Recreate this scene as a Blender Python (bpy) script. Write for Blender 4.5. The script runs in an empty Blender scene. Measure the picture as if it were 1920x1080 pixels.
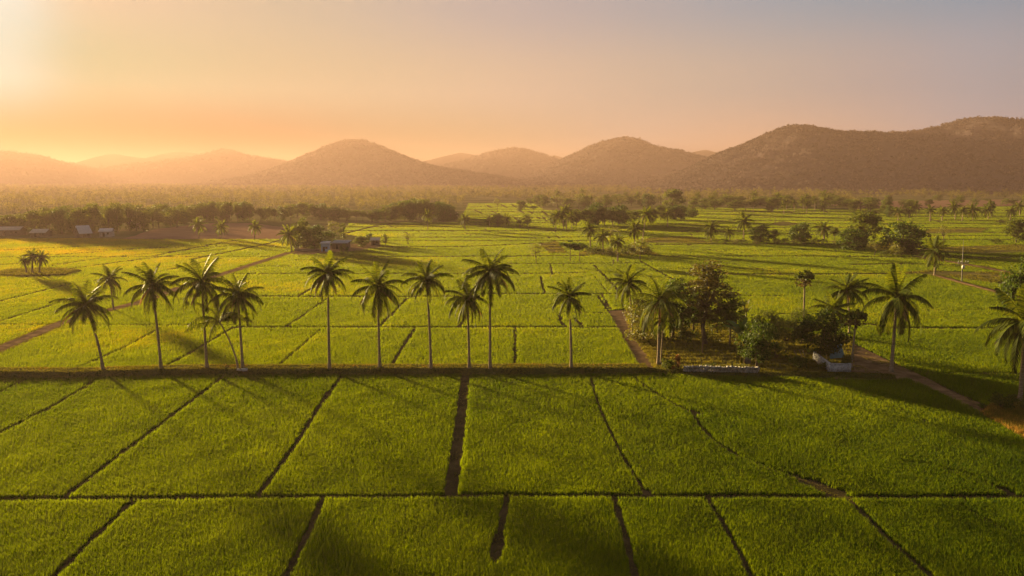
import bpy, math, numpy as np
from mathutils import Vector, Matrix

rng = np.random.default_rng(11)
sc = bpy.context.scene
COL = sc.collection
F, HOR, CAMZ = 1400.0, 335.0, 28.0          # focal length and horizon row of the 1920 px photograph, drone height
TH = math.atan((540 - HOR) / F)
CT, ST = math.cos(TH), math.sin(TH)
SUN_AZ, SUN_EL = math.radians(-42), math.radians(6.5)
SUN = Vector((math.sin(SUN_AZ) * math.cos(SUN_EL), math.cos(SUN_AZ) * math.cos(SUN_EL), math.sin(SUN_EL)))

# ------------------------------------------------------------------ photo <-> ground
def ray(x, y):
    cx = (np.asarray(x, float) - 960) / F
    cy = (540 - np.asarray(y, float)) / F
    return cx, CT + cy * ST, -ST + cy * CT

def G(x, y, z=0.0):
    rx, ry, rz = ray(x, y)
    t = (z - CAMZ) / rz
    return np.stack(np.broadcast_arrays(rx * t, ry * t, np.full_like(rx * t, z)), -1)

def atY(x, y, Y):
    rx, ry, rz = ray(x, y)
    t = Y / ry
    return np.stack(np.broadcast_arrays(rx * t, ry * t, CAMZ + rz * t), -1)

def proj(P):
    P = np.asarray(P, float)
    X, Y, Z = P[..., 0], P[..., 1], P[..., 2] - CAMZ
    d = Y * CT - Z * ST
    u = Y * ST + Z * CT
    return 960 + F * X / d, 540 - F * u / d

def inpoly(px, py, poly):
    poly = np.asarray(poly, float)
    ins = np.zeros(px.shape, bool)
    n = len(poly)
    for i in range(n):
        x1, y1 = poly[i]; x2, y2 = poly[(i + 1) % n]
        if y1 == y2: continue
        c = ((y1 > py) != (y2 > py)) & (px < (x2 - x1) * (py - y1) / (y2 - y1) + x1)
        ins ^= c
    return ins

def wave(x, y, seed, lam):
    r = np.random.default_rng(seed)
    s = 0; a = 1.0; tot = 0
    for o in range(4):
        for k in range(3):
            th = r.uniform(0, math.tau); ph = r.uniform(0, math.tau)
            s = s + a * np.sin((x * math.cos(th) + y * math.sin(th)) * math.tau / lam + ph)
            tot += a
        a *= .55; lam *= .47
    return s / tot * 1.9

# ------------------------------------------------------------------ object helpers
def tag(o, label=None, cat=None, group=None, kind=None):
    if label: o['label'] = label
    if cat: o['category'] = cat
    if group: o['group'] = group
    if kind: o['kind'] = kind
    return o

def mesh_np(name, V, polys, smooth=False, attr=None):
    me = bpy.data.meshes.new(name)
    V = np.ascontiguousarray(V, np.float32)
    polys = [np.asarray(p, np.int32) for p in polys if len(p)]
    me.vertices.add(len(V)); me.vertices.foreach_set('co', V.ravel())
    idx = np.concatenate([p.ravel() for p in polys])
    cnt = np.concatenate([np.full(len(p), p.shape[1], np.int32) for p in polys])
    me.loops.add(len(idx)); me.loops.foreach_set('vertex_index', idx)
    me.polygons.add(len(cnt))
    st = np.zeros(len(cnt), np.int32); st[1:] = np.cumsum(cnt)[:-1]
    me.polygons.foreach_set('loop_start', st)
    me.polygons.foreach_set('loop_total', cnt)
    if smooth: me.polygons.foreach_set('use_smooth', np.ones(len(cnt), bool))
    if attr is not None:
        a = me.attributes.new('tint', 'FLOAT', 'POINT'); a.data.foreach_set('value', np.asarray(attr, np.float32))
    me.update(calc_edges=True)
    return me

class MB:
    def __init__(self): self.V = []; self.P = {}; self.n = 0; self.A = []
    def add(self, v, f, a=None):
        v = np.asarray(v, float).reshape(-1, 3); f = np.asarray(f, int)
        self.P.setdefault(f.shape[1], []).append(f + self.n)
        self.V.append(v); self.n += len(v)
        if a is not None: self.A.append(a)
    def more(self, f, base):
        f = np.asarray(f, int); self.P.setdefault(f.shape[1], []).append(f + base)
    def mesh(self, name, smooth=False):
        return mesh_np(name, np.concatenate(self.V), [np.concatenate(p) for p in self.P.values()], smooth,
                       np.concatenate(self.A) if self.A else None)

def link(name, me, mat=None, parent=None, loc=None):
    o = bpy.data.objects.new(name, me)
    COL.objects.link(o)
    if mat is not None and me is not None and not me.materials: me.materials.append(mat)
    if parent is not None: o.parent = parent
    if loc is not None: o.location = loc
    return o

def empty(name, loc, rz=0, scale=(1, 1, 1)):
    o = bpy.data.objects.new(name, None); COL.objects.link(o)
    o.location = loc; o.rotation_euler = (0, 0, rz); o.scale = scale; o.empty_display_size = .5
    return o

def tube(mb, pts, rad, k=8, cap=True):
    pts = np.asarray(pts, float); rad = np.broadcast_to(np.asarray(rad, float), (len(pts),))
    t = np.gradient(pts, axis=0); t /= np.linalg.norm(t, axis=1, keepdims=True) + 1e-9
    ref = np.where(np.abs(t[:, 2:3]) > .9, [[1., 0, 0]], [[0, 0, 1.]])
    u = np.cross(t, ref); u /= np.linalg.norm(u, axis=1, keepdims=True) + 1e-9
    w = np.cross(t, u)
    an = np.arange(k) / k * math.tau
    V = pts[:, None] + rad[:, None, None] * (np.cos(an)[None, :, None] * u[:, None] + np.sin(an)[None, :, None] * w[:, None])
    n = len(pts); i = np.arange(n - 1)[:, None] * k; j = np.arange(k)[None]; j2 = (j + 1) % k
    Fq = np.stack([i + j, i + j2, i + k + j2, i + k + j], -1).reshape(-1, 4)
    b = mb.n; mb.add(V.reshape(-1, 3), Fq)
    if cap: mb.more(np.arange(k)[None] + (n - 1) * k, b)

def box(mb, c, s, rz=0, jit=0, bev=0):
    c = np.asarray(c, float); s = np.asarray(s, float) / 2
    v = np.array([[x, y, z] for z in (-1, 1) for y in (-1, 1) for x in (-1, 1)], float) * s
    if jit: v += rng.uniform(-jit, jit, v.shape)
    cr, sr = math.cos(rz), math.sin(rz)
    v = np.stack([v[:, 0] * cr - v[:, 1] * sr, v[:, 0] * sr + v[:, 1] * cr, v[:, 2]], -1) + c
    mb.add(v, [[0, 2, 3, 1], [4, 5, 7, 6], [0, 1, 5, 4], [2, 6, 7, 3], [0, 4, 6, 2], [1, 3, 7, 5]])

# ------------------------------------------------------------------ materials
def newmat(name):
    m = bpy.data.materials.new(name); m.use_nodes = True
    nt = m.node_tree; nt.nodes.clear()
    return m, nt, nt.nodes.new('ShaderNodeOutputMaterial')

def ramp(nt, stops, src):
    r = nt.nodes.new('ShaderNodeValToRGB'); e = r.color_ramp.elements
    while len(e) > 1: e.remove(e[-1])
    e[0].position = stops[0][0]; e[0].color = (*stops[0][1], 1)
    for p, c in stops[1:]:
        x = e.new(p); x.color = (*c, 1)
    nt.links.new(src, r.inputs[0]); return r

def mleaf(name, dark, light, trans=.45, tcol=None, src='island', rough=.55, spec=.25, haze_gold=None):
    m, nt, out = newmat(name); L = nt.links
    if src == 'island':
        g = nt.nodes.new('ShaderNodeNewGeometry'); s = g.outputs['Random Per Island']
    else:
        a = nt.nodes.new('ShaderNodeAttribute'); a.attribute_name = 'tint'; s = a.outputs['Fac']
    r = ramp(nt, [(0, dark), (1, light)] if haze_gold is None else [(0, dark), (.62, light), (1, haze_gold)], s)
    p = nt.nodes.new('ShaderNodeBsdfPrincipled')
    p.inputs['Roughness'].default_value = rough; p.inputs['Specular IOR Level'].default_value = spec
    L.new(r.outputs[0], p.inputs['Base Color'])
    t = nt.nodes.new('ShaderNodeBsdfTranslucent')
    mx = nt.nodes.new('ShaderNodeMix'); mx.data_type = 'RGBA'; mx.blend_type = 'MULTIPLY'; mx.inputs[0].default_value = 1
    L.new(r.outputs[0], mx.inputs[6]); mx.inputs[7].default_value = (*(tcol or (1.6, 1.35, .5)), 1)
    L.new(mx.outputs[2], t.inputs['Color'])
    s2 = nt.nodes.new('ShaderNodeMixShader'); s2.inputs[0].default_value = trans
    L.new(p.outputs[0], s2.inputs[1]); L.new(t.outputs[0], s2.inputs[2]); L.new(s2.outputs[0], out.inputs[0])
    return m

def msolid(name, stops, scale=3.0, rough=.85, detail=6, bump=.3, bscale=None, spec=.0, coord='Object', metal=0, stretch=None):
    m, nt, out = newmat(name); L = nt.links
    tc = nt.nodes.new('ShaderNodeTexCoord'); src = tc.outputs['Object' if coord == 'World' else coord]
    if coord == 'World':
        src = nt.nodes.new('ShaderNodeNewGeometry').outputs['Position']
    if stretch:
        mp = nt.nodes.new('ShaderNodeMapping'); mp.inputs['Scale'].default_value = stretch
        L.new(src, mp.inputs[0]); src = mp.outputs[0]
    n = nt.nodes.new('ShaderNodeTexNoise'); n.inputs['Scale'].default_value = scale; n.inputs['Detail'].default_value = detail
    n.inputs['Roughness'].default_value = .65
    L.new(src, n.inputs['Vector'])
    r = ramp(nt, stops, n.outputs['Fac'])
    p = nt.nodes.new('ShaderNodeBsdfPrincipled'); p.inputs['Roughness'].default_value = rough
    p.inputs['Specular IOR Level'].default_value = spec; p.inputs['Metallic'].default_value = metal
    L.new(r.outputs[0], p.inputs['Base Color'])
    if bump:
        n2 = nt.nodes.new('ShaderNodeTexNoise'); n2.inputs['Scale'].default_value = bscale or scale * 4; n2.inputs['Detail'].default_value = 4
        L.new(src, n2.inputs['Vector'])
        b = nt.nodes.new('ShaderNodeBump'); b.inputs['Strength'].default_value = bump; b.inputs['Distance'].default_value = .1
        L.new(n2.outputs['Fac'], b.inputs['Height']); L.new(b.outputs[0], p.inputs['Normal'])
    L.new(p.outputs[0], out.inputs[0]); return m

M = {}
M['rice'] = mleaf('rice_leaf', (.018, .060, .002), (.062, .150, .005), .62, (3.5, 1.65, .06), 'tint', .5, .10, (.130, .165, .003))  # yellow end stop carries the haze glow painted into the far rice
M['grass'] = mleaf('bank_grass', (.050, .062, .009), (.155, .145, .02), .42, (1.6, 1.3, .4), 'tint', .7, .1)
M['dry'] = mleaf('dry_grass', (.14, .10, .02), (.34, .21, .045), .4, (1.3, 1.0, .6), 'tint', .8, .05)
M['palm'] = mleaf('palm_leaflet', (.022, .038, .005), (.092, .112, .012), .44, (1.9, 1.6, .4), 'island', .65, .06)
M['palmold'] = mleaf('withered_frond', (.10, .062, .030), (.20, .13, .06), .4, (1.4, 1.0, .5), 'island', .7, .1)
M['mango'] = mleaf('dark_leaf', (.018, .036, .005), (.060, .090, .012), .36, (1.6, 1.5, .5), 'island', .6, .12)
M['leaf'] = mleaf('green_leaf', (.032, .052, .007), (.090, .115, .015), .42, (1.7, 1.4, .5), 'island', .6, .12)
M['olive'] = mleaf('olive_leaf', (.05, .065, .012), (.135, .140, .022), .46, (1.5, 1.25, .5), 'island', .5, .25)
M['brownleaf'] = mleaf('red_brown_leaf', (.040, .043, .011), (.095, .088, .022), .42, (1.5, 1.2, .5), 'island', .55, .2)
M['bright'] = mleaf('fresh_leaf', (.05, .10, .010), (.12, .19, .02), .5, (1.5, 1.4, .5), 'island', .45, .35)
M['orange'] = mleaf('orange_leaf', (.16, .075, .015), (.30, .15, .03), .4, (1.2, 1.0, .6), 'island', .6, .2)
M['hillleaf'] = mleaf('hill_leaf', (.012, .014, .015), (.115, .088, .084), .25, (1.2, 1.1, 1.1), 'tint', .8, .05)
M['forest'] = mleaf('forest_leaf', (.036, .042, .012), (.125, .115, .03), .45, (1.5, 1.25, .6), 'tint', .7, .1)
M['deadleaf'] = mleaf('dry_hanging_leaf', (.06, .050, .020), (.13, .10, .045), .3, (1.3, 1.1, .6), 'island', .7, .05)
M['bark'] = msolid('grey_bark', [(.3, (.05, .038, .026)), (.7, (.13, .10, .07))], 4, .9, bump=.6)
M['palmbark'] = msolid('palm_bark', [(.25, (.13, .095, .06)), (.7, (.32, .25, .17))], 1.6, .9, bump=.5, stretch=(1, 1, 5))
M['ground'] = msolid('scrub_ground', [(.3, (.05, .055, .018)), (.55, (.11, .095, .038)), (.78, (.22, .16, .08))], .02, .95, 9, .2, .3, coord='World')
M['mud'] = msolid('paddy_mud', [(.3, (.030, .026, .010)), (.55, (.070, .050, .022)), (.8, (.13, .085, .042))], .35, .8, 8, .3, 3, coord='World')
M['dirt'] = msolid('dirt_track', [(.28, (.060, .040, .020)), (.5, (.14, .088, .046)), (.75, (.25, .16, .088))], .5, .95, 9, .5, 4, coord='World')
M['plough'] = msolid('ploughed_soil', [(.3, (.14, .075, .045)), (.7, (.25, .15, .10))], .05, .95, 9, .4, 1.2, coord='World', stretch=(1, 6, 1))
M['stubble'] = msolid('stubble_soil', [(.3, (.075, .070, .018)), (.7, (.16, .125, .042))], .06, .95, 9, .4, 1.2, coord='World', stretch=(1, 6, 1))
M['bank'] = msolid('bank_soil', [(.3, (.034, .040, .011)), (.6, (.080, .078, .022)), (.85, (.16, .12, .045))], .6, .95, 8, .6, 3, coord='World')
M['hill'] = msolid('hill_scrub_soil', [(.3, (.034, .029, .030)), (.55, (.062, .048, .048)), (.8, (.095, .066, .066))], .009, .95, 10, .6, .08, coord='World')
M['metalroof'] = msolid('sheet_metal_roof', [(.3, (.26, .27, .29)), (.7, (.46, .46, .46))], 2, .45, bump=.1, spec=.5)
M['paleroof'] = msolid('pale_roof', [(.3, (.28, .24, .19)), (.7, (.50, .45, .38))], 2, .6, bump=.1)
M['whitewall'] = msolid('weathered_whitewash', [(.3, (.13, .12, .11)), (.5, (.30, .30, .30)), (.75, (.50, .50, .51))], 3.5, .85, bump=.4)
M['plaster'] = msolid('plaster', [(.3, (.10, .08, .06)), (.7, (.19, .15, .115))], 1.5, .9, bump=.2)
M['wood'] = msolid('weathered_wood', [(.3, (.07, .05, .03)), (.7, (.17, .12, .075))], 3, .85, bump=.3, stretch=(6, 6, 1))
M['darkin'] = msolid('dark_opening', [(.3, (.015, .013, .012)), (.7, (.03, .026, .022))], 2, .7, bump=0)
M['bluepaint'] = msolid('blue_sheet', [(.3, (.18, .32, .46)), (.7, (.26, .40, .56))], 1.5, .5, bump=.2, spec=.4)
M['tealpaint'] = msolid('teal_sheet', [(.3, (.06, .14, .16)), (.7, (.11, .21, .24))], 1.5, .55, bump=.3, spec=.4)
M['stone'] = msolid('rubble_stone', [(.35, (.13, .12, .10)), (.65, (.42, .39, .35))], 2.2, .9, bump=.6)
M['concrete'] = msolid('pole_concrete', [(.3, (.13, .12, .10)), (.7, (.23, .21, .18))], 2, .85, bump=.2)
M['porcelain'] = msolid('insulator_porcelain', [(.3, (.30, .28, .25)), (.7, (.45, .42, .38))], 2, .3, bump=0, spec=.5)
M['slab'] = msolid('grey_slab', [(.3, (.10, .10, .11)), (.7, (.18, .18, .19))], 2, .8, bump=.3)

# ------------------------------------------------------------------ world, sun, camera, haze
def build_light():
    w = bpy.data.worlds.new("World"); sc.world = w; w.use_nodes = True
    nt = w.node_tree; nt.nodes.clear(); L = nt.links; N = nt.nodes.new
    out = N('ShaderNodeOutputWorld'); bg = N('ShaderNodeBackground')
    tc = N('ShaderNodeTexCoord')
    nrm = N('ShaderNodeVectorMath'); nrm.operation = 'NORMALIZE'; L.new(tc.outputs['Generated'], nrm.inputs[0])
    dot = N('ShaderNodeVectorMath'); dot.operation = 'DOT_PRODUCT'
    L.new(nrm.outputs[0], dot.inputs[0]); dot.inputs[1].default_value = SUN
    ac = N('ShaderNodeMath'); ac.operation = 'ARCCOSINE'; L.new(dot.outputs['Value'], ac.inputs[0])
    an = N('ShaderNodeMath'); an.operation = 'DIVIDE'; L.new(ac.outputs[0], an.inputs[0]); an.inputs[1].default_value = math.pi
    def s2l(c): return tuple((v / 255 / 12.92 if v / 255 < .04045 else ((v / 255 + .055) / 1.055) ** 2.4) for v in c)
    def rr(lst): return ramp(nt, [(d / 180, s2l(c)) for d, c in lst], an.outputs[0])
    low = ramp(nt, [(d / 180, c) for d, c in SKY_LOW], an.outputs[0])
    mid = ramp(nt, [(d / 180, c) for d, c in SKY_MID], an.outputs[0])
    up = ramp(nt, [(d / 180, c) for d, c in SKY_UP], an.outputs[0])
    for q in (low, mid, up): q.color_ramp.interpolation = 'B_SPLINE'
    hi = rr([(0, (205, 185, 165)), (40, (165, 158, 156)), (80, (160, 166, 174)), (180, (142, 152, 164))])
    sep = N('ShaderNodeSeparateXYZ'); L.new(nrm.outputs[0], sep.inputs[0])
    def mr(a, b):
        m = N('ShaderNodeMapRange'); m.interpolation_type = 'SMOOTHSTEP'
        m.inputs['From Min'].default_value = a; m.inputs['From Max'].default_value = b
        L.new(sep.outputs['Z'], m.inputs['Value']); return m.outputs[0]
    def mix(f, a, b, bt='MIX'):
        m = N('ShaderNodeMix'); m.data_type = 'RGBA'; m.blend_type = bt
        if isinstance(f, float): m.inputs[0].default_value = f
        else: L.new(f, m.inputs[0])
        L.new(a, m.inputs[6]); L.new(b, m.inputs[7]); return m.outputs[2]
    g = mix(mr(.04, .115), low.outputs[0], mid.outputs[0])
    g = mix(mr(.125, .22), g, up.outputs[0])
    g = mix(mr(.22, .95), g, hi.outputs[0])
    sky = N('ShaderNodeTexSky'); sky.sky_type = 'NISHITA'; sky.sun_disc = False
    sky.sun_elevation = SUN_EL; sky.sun_rotation = SUN_AZ
    sky.dust_density = 4; sky.air_density = 1.2
    sk = N('ShaderNodeVectorMath'); sk.operation = 'SCALE'; sk.inputs['Scale'].default_value = .05
    L.new(sky.outputs[0], sk.inputs[0])
    g = mix(.12, g, sk.outputs[0])
    L.new(g, bg.inputs['Color']); bg.inputs['Strength'].default_value = SKY_STRENGTH
    L.new(bg.outputs[0], out.inputs['Surface'])
    w.cycles.sampling_method = 'MANUAL'; w.cycles.sample_map_resolution = 512
    ld = bpy.data.lights.new('sun', 'SUN'); ld.energy = SUN_STRENGTH; ld.angle = math.radians(3.2); ld.color = SUN_COLOR
    lo = bpy.data.objects.new('sun', ld); COL.objects.link(lo)
    lo.rotation_euler = (-SUN).to_track_quat('-Z', 'Y').to_euler()
    cd = bpy.data.cameras.new('camera'); co = bpy.data.objects.new('camera', cd); COL.objects.link(co)
    cd.sensor_width = 36; cd.lens = F / 1920 * 36; cd.clip_end = 40000; cd.clip_start = .5
    co.location = (0, 0, CAMZ); co.rotation_euler = (math.pi / 2 - TH, 0, 0); sc.camera = co
    mb = MB(); box(mb, (0, 0, (HAZE_TOP - 1) / 2), (16400, 16400, HAZE_TOP + 1))
    m, n2, o2 = newmat('haze_air')
    v = n2.nodes.new('ShaderNodeVolumePrincipled')
    v.inputs['Color'].default_value = (*HAZE_COLOR, 1); v.inputs['Density'].default_value = HAZE_DENSITY
    v.inputs['Anisotropy'].default_value = HAZE_ANISO; v.inputs['Density Attribute'].default_value = ''
    n2.links.new(v.outputs[0], o2.inputs['Volume'])
    try: m.cycles.homogeneous_volume = True
    except Exception: pass
    tag(link('haze', mb.mesh('haze'), m), 'warm golden haze filling the air over the whole plain', 'haze', kind='stuff')
    sc.view_settings.view_transform = 'Standard'; sc.view_settings.look = 'None'; sc.view_settings.gamma = 1
    sc.view_settings.exposure = EXPOSURE
    sc.render.engine = 'CYCLES'
    cy = sc.cycles; cy.use_denoising = True; cy.max_bounces = 7; cy.diffuse_bounces = 3; cy.transmission_bounces = 4
    cy.volume_bounces = 1; cy.transparent_max_bounces = 4; cy.use_adaptive_sampling = True; cy.adaptive_threshold = .02
    cy.caustics_reflective = False; cy.caustics_refractive = False; cy.sample_clamp_indirect = 4

SKY_LOW = [(0, (0.2338, 0.0054, 0.0116)), (9.36, (0.2338, 0.0054, 0.0116)), (15.57, (0.1952, 0.004, 0.004)), (23.56, (0.1297, 0.0357, 0.0311)), (32.48, (0.2846, 0.3154, 0.201)), (41.95, (0.6177, 0.5018, 0.3148)), (51.43, (0.8143, 0.6571, 0.5595)), (60.2, (1.007, 0.6588, 0.4638)), (68.32, (0.7234, 0.626, 0.5924)), (74.61, (0.5056, 0.5785, 0.729)), (120, (0.36, 0.34, 0.36)), (180, (0.26, 0.27, 0.3))]
SKY_MID = [(0, (0.5015, 0.873, 0.8788)), (8.87, (0.5015, 0.873, 0.8788)), (12.02, (0.3912, 0.5616, 0.3865)), (15.38, (0.5089, 0.6149, 0.3993)), (23.44, (0.7089, 0.6174, 0.4066)), (32.32, (0.7671, 0.6424, 0.4401)), (41.68, (0.851, 0.6529, 0.4995)), (51.04, (0.7423, 0.613, 0.4977)), (59.92, (0.6749, 0.5859, 0.5171)), (67.99, (0.57, 0.5137, 0.5286)), (74.24, (0.4852, 0.5346, 0.6288)), (120, (0.36, 0.34, 0.36)), (180, (0.26, 0.27, 0.3))]
SKY_UP = [(0, (0.8138, 1.1117, 1.1758)), (9.85, (0.8138, 1.1117, 1.1758)), (12.89, (0.8905, 0.711, 0.5161)), (16.17, (0.8895, 0.6923, 0.5221)), (24.02, (0.7022, 0.6219, 0.4565)), (32.67, (0.6854, 0.6027, 0.5164)), (41.78, (0.6034, 0.543, 0.5533)), (50.89, (0.5326, 0.5248, 0.5499)), (59.57, (0.4022, 0.4934, 0.5895)), (67.48, (0.3368, 0.4528, 0.5534)), (73.64, (0.2564, 0.4321, 0.5933)), (120, (0.36, 0.34, 0.36)), (180, (0.26, 0.27, 0.3))]
SKY_STRENGTH, SUN_STRENGTH, SUN_COLOR = .108, 5.0, (1, .74, .34)
HAZE_DENSITY, HAZE_ANISO, HAZE_COLOR, HAZE_TOP, EXPOSURE = .00025, .35, (.262, .178, .158), 212.0, 2.9
build_light()

# ------------------------------------------------------------------ terrain sheets
def sheet(name, poly, mat, z, jitter=0.0, sub=6):
    """flat ground sheet from a photo outline, edges broken up a little"""
    import bmesh
    P = []
    n = len(poly)
    for i in range(n):
        a = np.array(poly[i], float); b = np.array(poly[(i + 1) % n], float)
        for k in range(sub): P.append(a + (b - a) * k / sub)
    P = np.array(P); g = G(P[:, 0], P[:, 1], z)
    if jitter: g[:, :2] += rng.normal(0, jitter, (len(g), 2))
    bm = bmesh.new(); bm.faces.new([bm.verts.new(p) for p in g])
    bmesh.ops.triangulate(bm, faces=bm.faces[:])
    bm.normal_update()
    for f in bm.faces:
        if f.normal.z < 0: f.normal_flip()
    me = bpy.data.meshes.new(name); bm.to_mesh(me); bm.free()
    return tag(link(name, me, mat), kind='structure')

mb = MB(); mb.add([[-8190, -8190, 0], [8190, -8190, 0], [8190, 8190, 0], [-8190, 8190, 0]], [[0, 1, 2, 3]])
tag(link('ground', mb.mesh('ground'), M['ground']), kind='structure')

RICE = [(-420, 1200), (-420, 452), (160, 447), (240, 449), (545, 449), (552, 474), (705, 466), (700, 448), (640, 438), (655, 419), (862, 417), (880, 381), (1000, 381),
        (1020, 394), (1120, 398), (1290, 389), (1420, 391), (1600, 393), (1640, 388), (2400, 386), (2400, 1200)]
GARDEN = [(1223, 690), (1175, 610), (1180, 588), (1300, 600), (1430, 622), (1600, 634), (1600, 700), (1420, 703), (1225, 703)]
APRON = [(1588, 640), (1612, 650), (1700, 692), (1800, 740), (1865, 768), (1940, 806), (1940, 830), (1850, 781), (1765, 739), (1705, 712), (1560, 710), (1590, 697)]
TRACK = [(1139, 583), (1180, 580), (1226, 690), (1199, 690)]
MOUND = [(1850, 786), (1862, 757), (1960, 748), (2060, 790), (1990, 850)]
PLOUGH = [(232, 448), (548, 448), (548, 428), (470, 418), (380, 419), (290, 430)]
ISLE = [(-30, 516), (20, 507), (90, 504), (150, 508), (120, 517), (40, 520)]
HOUSE = [(540, 476), (560, 464), (650, 458), (715, 452), (712, 464), (655, 472), (560, 478)]
BROWN1 = [(1668, 513), (1740, 508), (1870, 512), (2000, 516), (2000, 538), (1880, 534), (1760, 517)]
BROWN2 = [(1590, 455), (1660, 474), (1740, 483), (1700, 464), (1640, 458)]
BROWN3 = [(1030, 475), (1010, 458), (1042, 452), (1052, 462), (1062, 475)]
BROWN4 = [(1085, 478), (1100, 468), (1215, 468), (1235, 479)]
BROWN5 = [(1205, 456), (1215, 446), (1300, 444), (1330, 457)]
BROWN6 = [(1725, 438), (1740, 430), (1850, 428), (1840, 436)]
BROWN7 = [(1700, 470), (1760, 464), (1960, 458), (1960, 472), (1840, 476)]
BROWN8 = [(1440, 420), (1470, 415), (1500, 421), (1470, 424)]
TAN1 = [(1060, 369), (1100, 364), (1270, 366), (1200, 373)]
TAN2 = [(1560, 385), (1600, 378), (1900, 374), (1960, 384), (1700, 392)]
PALE = [(1588, 391), (1600, 388), (1650, 387), (1655, 391)]
sheet('paddy_soil', RICE, M['mud'], .04)
EXCL = []
for nm, poly, mt, z, jit in [('garden_soil', GARDEN, 'stubble', .10, .15), ('dirt_apron', APRON, 'dirt', .16, .2), ('dirt_path', TRACK, 'dirt', .13, .12),
                        ('scrub_bank', MOUND, 'bank', .19, .2), ('ploughed_field', PLOUGH, 'plough', .25, .5), ('scrub_soil', ISLE, 'bank', .22, .6),
                        ('yard_soil', HOUSE, 'dirt', .24, .5), ('fallow_field', BROWN1, 'stubble', .2, .6), ('fallow_field', BROWN2, 'bank', .2, .6),
                        ('fallow_field', BROWN3, 'stubble', .2, .5), ('fallow_field', BROWN4, 'bank', .2, .5), ('fallow_field', BROWN5, 'stubble', .2, .7),
                        ('fallow_field', BROWN6, 'stubble', .3, .8), ('fallow_field', BROWN7, 'stubble', .25, .8), ('fallow_field', BROWN8, 'stubble', .3, .8),
                        ('dry_field', TAN1, 'stubble', .3, 2), ('dry_field', TAN2, 'plough', .3, 2), ('bare_field', PALE, 'dirt', .6, 1)]:
    sheet(nm, poly, M[mt], z, jit); EXCL.append(poly)

def resample(P, step):
    P = np.asarray(P, float); d = np.r_[0, np.cumsum(np.linalg.norm(np.diff(P, axis=0), axis=1))]
    n = max(2, int(d[-1] / step)); s = np.linspace(0, d[-1], n)
    return np.stack([np.interp(s, d, P[:, i]) for i in range(P.shape[1])], -1)

def ridge(name, pix, prof, step, mat, rough=.08, seed=1, zoff=.02):
    """raised bank along a photo line; prof = [(offset, height), ...] across it"""
    g = G(np.array([p[0] for p in pix]), np.array([p[1] for p in pix]))[:, :2]
    c = resample(g, step); k = np.ones(5) / 5
    if len(c) > 12:
        cp = np.pad(c, ((2, 2), (0, 0)), 'edge'); c = np.stack([np.convolve(cp[:, i], k, 'valid') for i in (0, 1)], -1)
    t = np.gradient(c, axis=0); t /= np.linalg.norm(t, axis=1, keepdims=True)
    nn = np.stack([-t[:, 1], t[:, 0]], -1)
    V = []
    for off, h in prof:
        o = off + wave(c[:, 0], c[:, 1], seed + int(off * 7) % 50, 9) * rough * 2
        p = c + nn * o[:, None]
        V.append(np.c_[p, np.maximum(zoff, h + wave(p[:, 0], p[:, 1], seed + 3, 6) * (rough if h > .05 else 0))])
    V = np.array(V); m, n = V.shape[:2]
    i = np.arange(m - 1)[:, None] * n; j = np.arange(n - 1)[None]
    Fq = np.stack([i + j, i + j + 1, i + n + j + 1, i + n + j], -1).reshape(-1, 4)
    me = mesh_np(name, V.reshape(-1, 3), [Fq], True)
    return tag(link(name, me, mat), kind='structure'), c

EMB = [(-420, 705), (-100, 703), (60, 702), (150, 703), (220, 700), (330, 697), (620, 696), (960, 695), (1215, 695)]
BANKH = .78
_, emb_c = ridge('embankment', EMB, [(-3.2, .0), (-2.5, .25), (-1.5, BANKH), (-.4, BANKH + .05), (.9, BANKH), (1.6, .34), (2.3, 0)], .5, M['bank'], .07, 5)
EMB2 = [(1210, 697), (1300, 700), (1420, 703), (1500, 705), (1590, 706), (1680, 710)]
_, emb2_c = ridge('embankment', EMB2, [(-1.6, 0), (-.9, .35), (0, .45), (.9, .35), (1.5, 0)], .5, M['bank'], .06, 9)
ROAD = [(-420, 765), (-60, 682), (0, 657), (120, 606), (265, 568), (350, 537), (450, 505), (545, 474)]
_, road_c = ridge('dirt_road', ROAD, [(-1.9, 0), (-1.35, .30), (-.7, .26), (0, .30), (.7, .26), (1.35, .30), (1.9, 0)], .8, M['dirt'], .05, 12)
CANAL = [(1752, 517), (1800, 531), (1860, 547), (1930, 566), (2050, 600)]
_, canal_c = ridge('dirt_road', CANAL, [(-1.5, 0), (-.9, .4), (0, .45), (.9, .4), (1.5, 0)], .8, M['dirt'], .05, 14)
TRK2 = [(1715, 482), (1780, 492), (1850, 504), (1930, 520)]
_, trk2_c = ridge('dirt_road', TRK2, [(-2, 0), (-1.2, .35), (0, .4), (1.2, .35), (2, 0)], 1, M['dirt'], .05, 16)

# ------------------------------------------------------------------ bund lines between the paddies (photo lines, width in metres)
def wpx(y, t): d = 28 * F / (y - HOR); return t * d * d / (28 * F)
LN = []
def ln(pts, w): LN.append((pts, w))
ln([(-420, 944), (0, 940), (300, 938), (620, 935), (960, 933), (1215, 934), (1500, 936), (1590, 936), (2350, 934)], .85)
ln([(-420, 612), (0, 610), (440, 611)], .9); ln([(440, 615), (900, 615), (1156, 615)], 1.5)
ln([(470, 557), (700, 557), (900, 557)], 2.1); ln([(905, 552), (1160, 552)], 1.8)
ln([(0, 567), (300, 565), (440, 560)], .7)
ln([(430, 514), (960, 514), (1100, 512)], 1.9)
ln([(700, 482), (960, 481), (1100, 480)], 3.2); ln([(1230, 481), (1500, 481), (1730, 483), (1960, 484)], 3.2)
ln([(950, 495), (1060, 495), (1200, 494)], 2.2)
ln([(690, 463), (860, 463), (940, 460), (1020, 456)], 3.4)
ln([(1220, 459), (1400, 458), (1600, 458)], 4.2)
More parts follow.
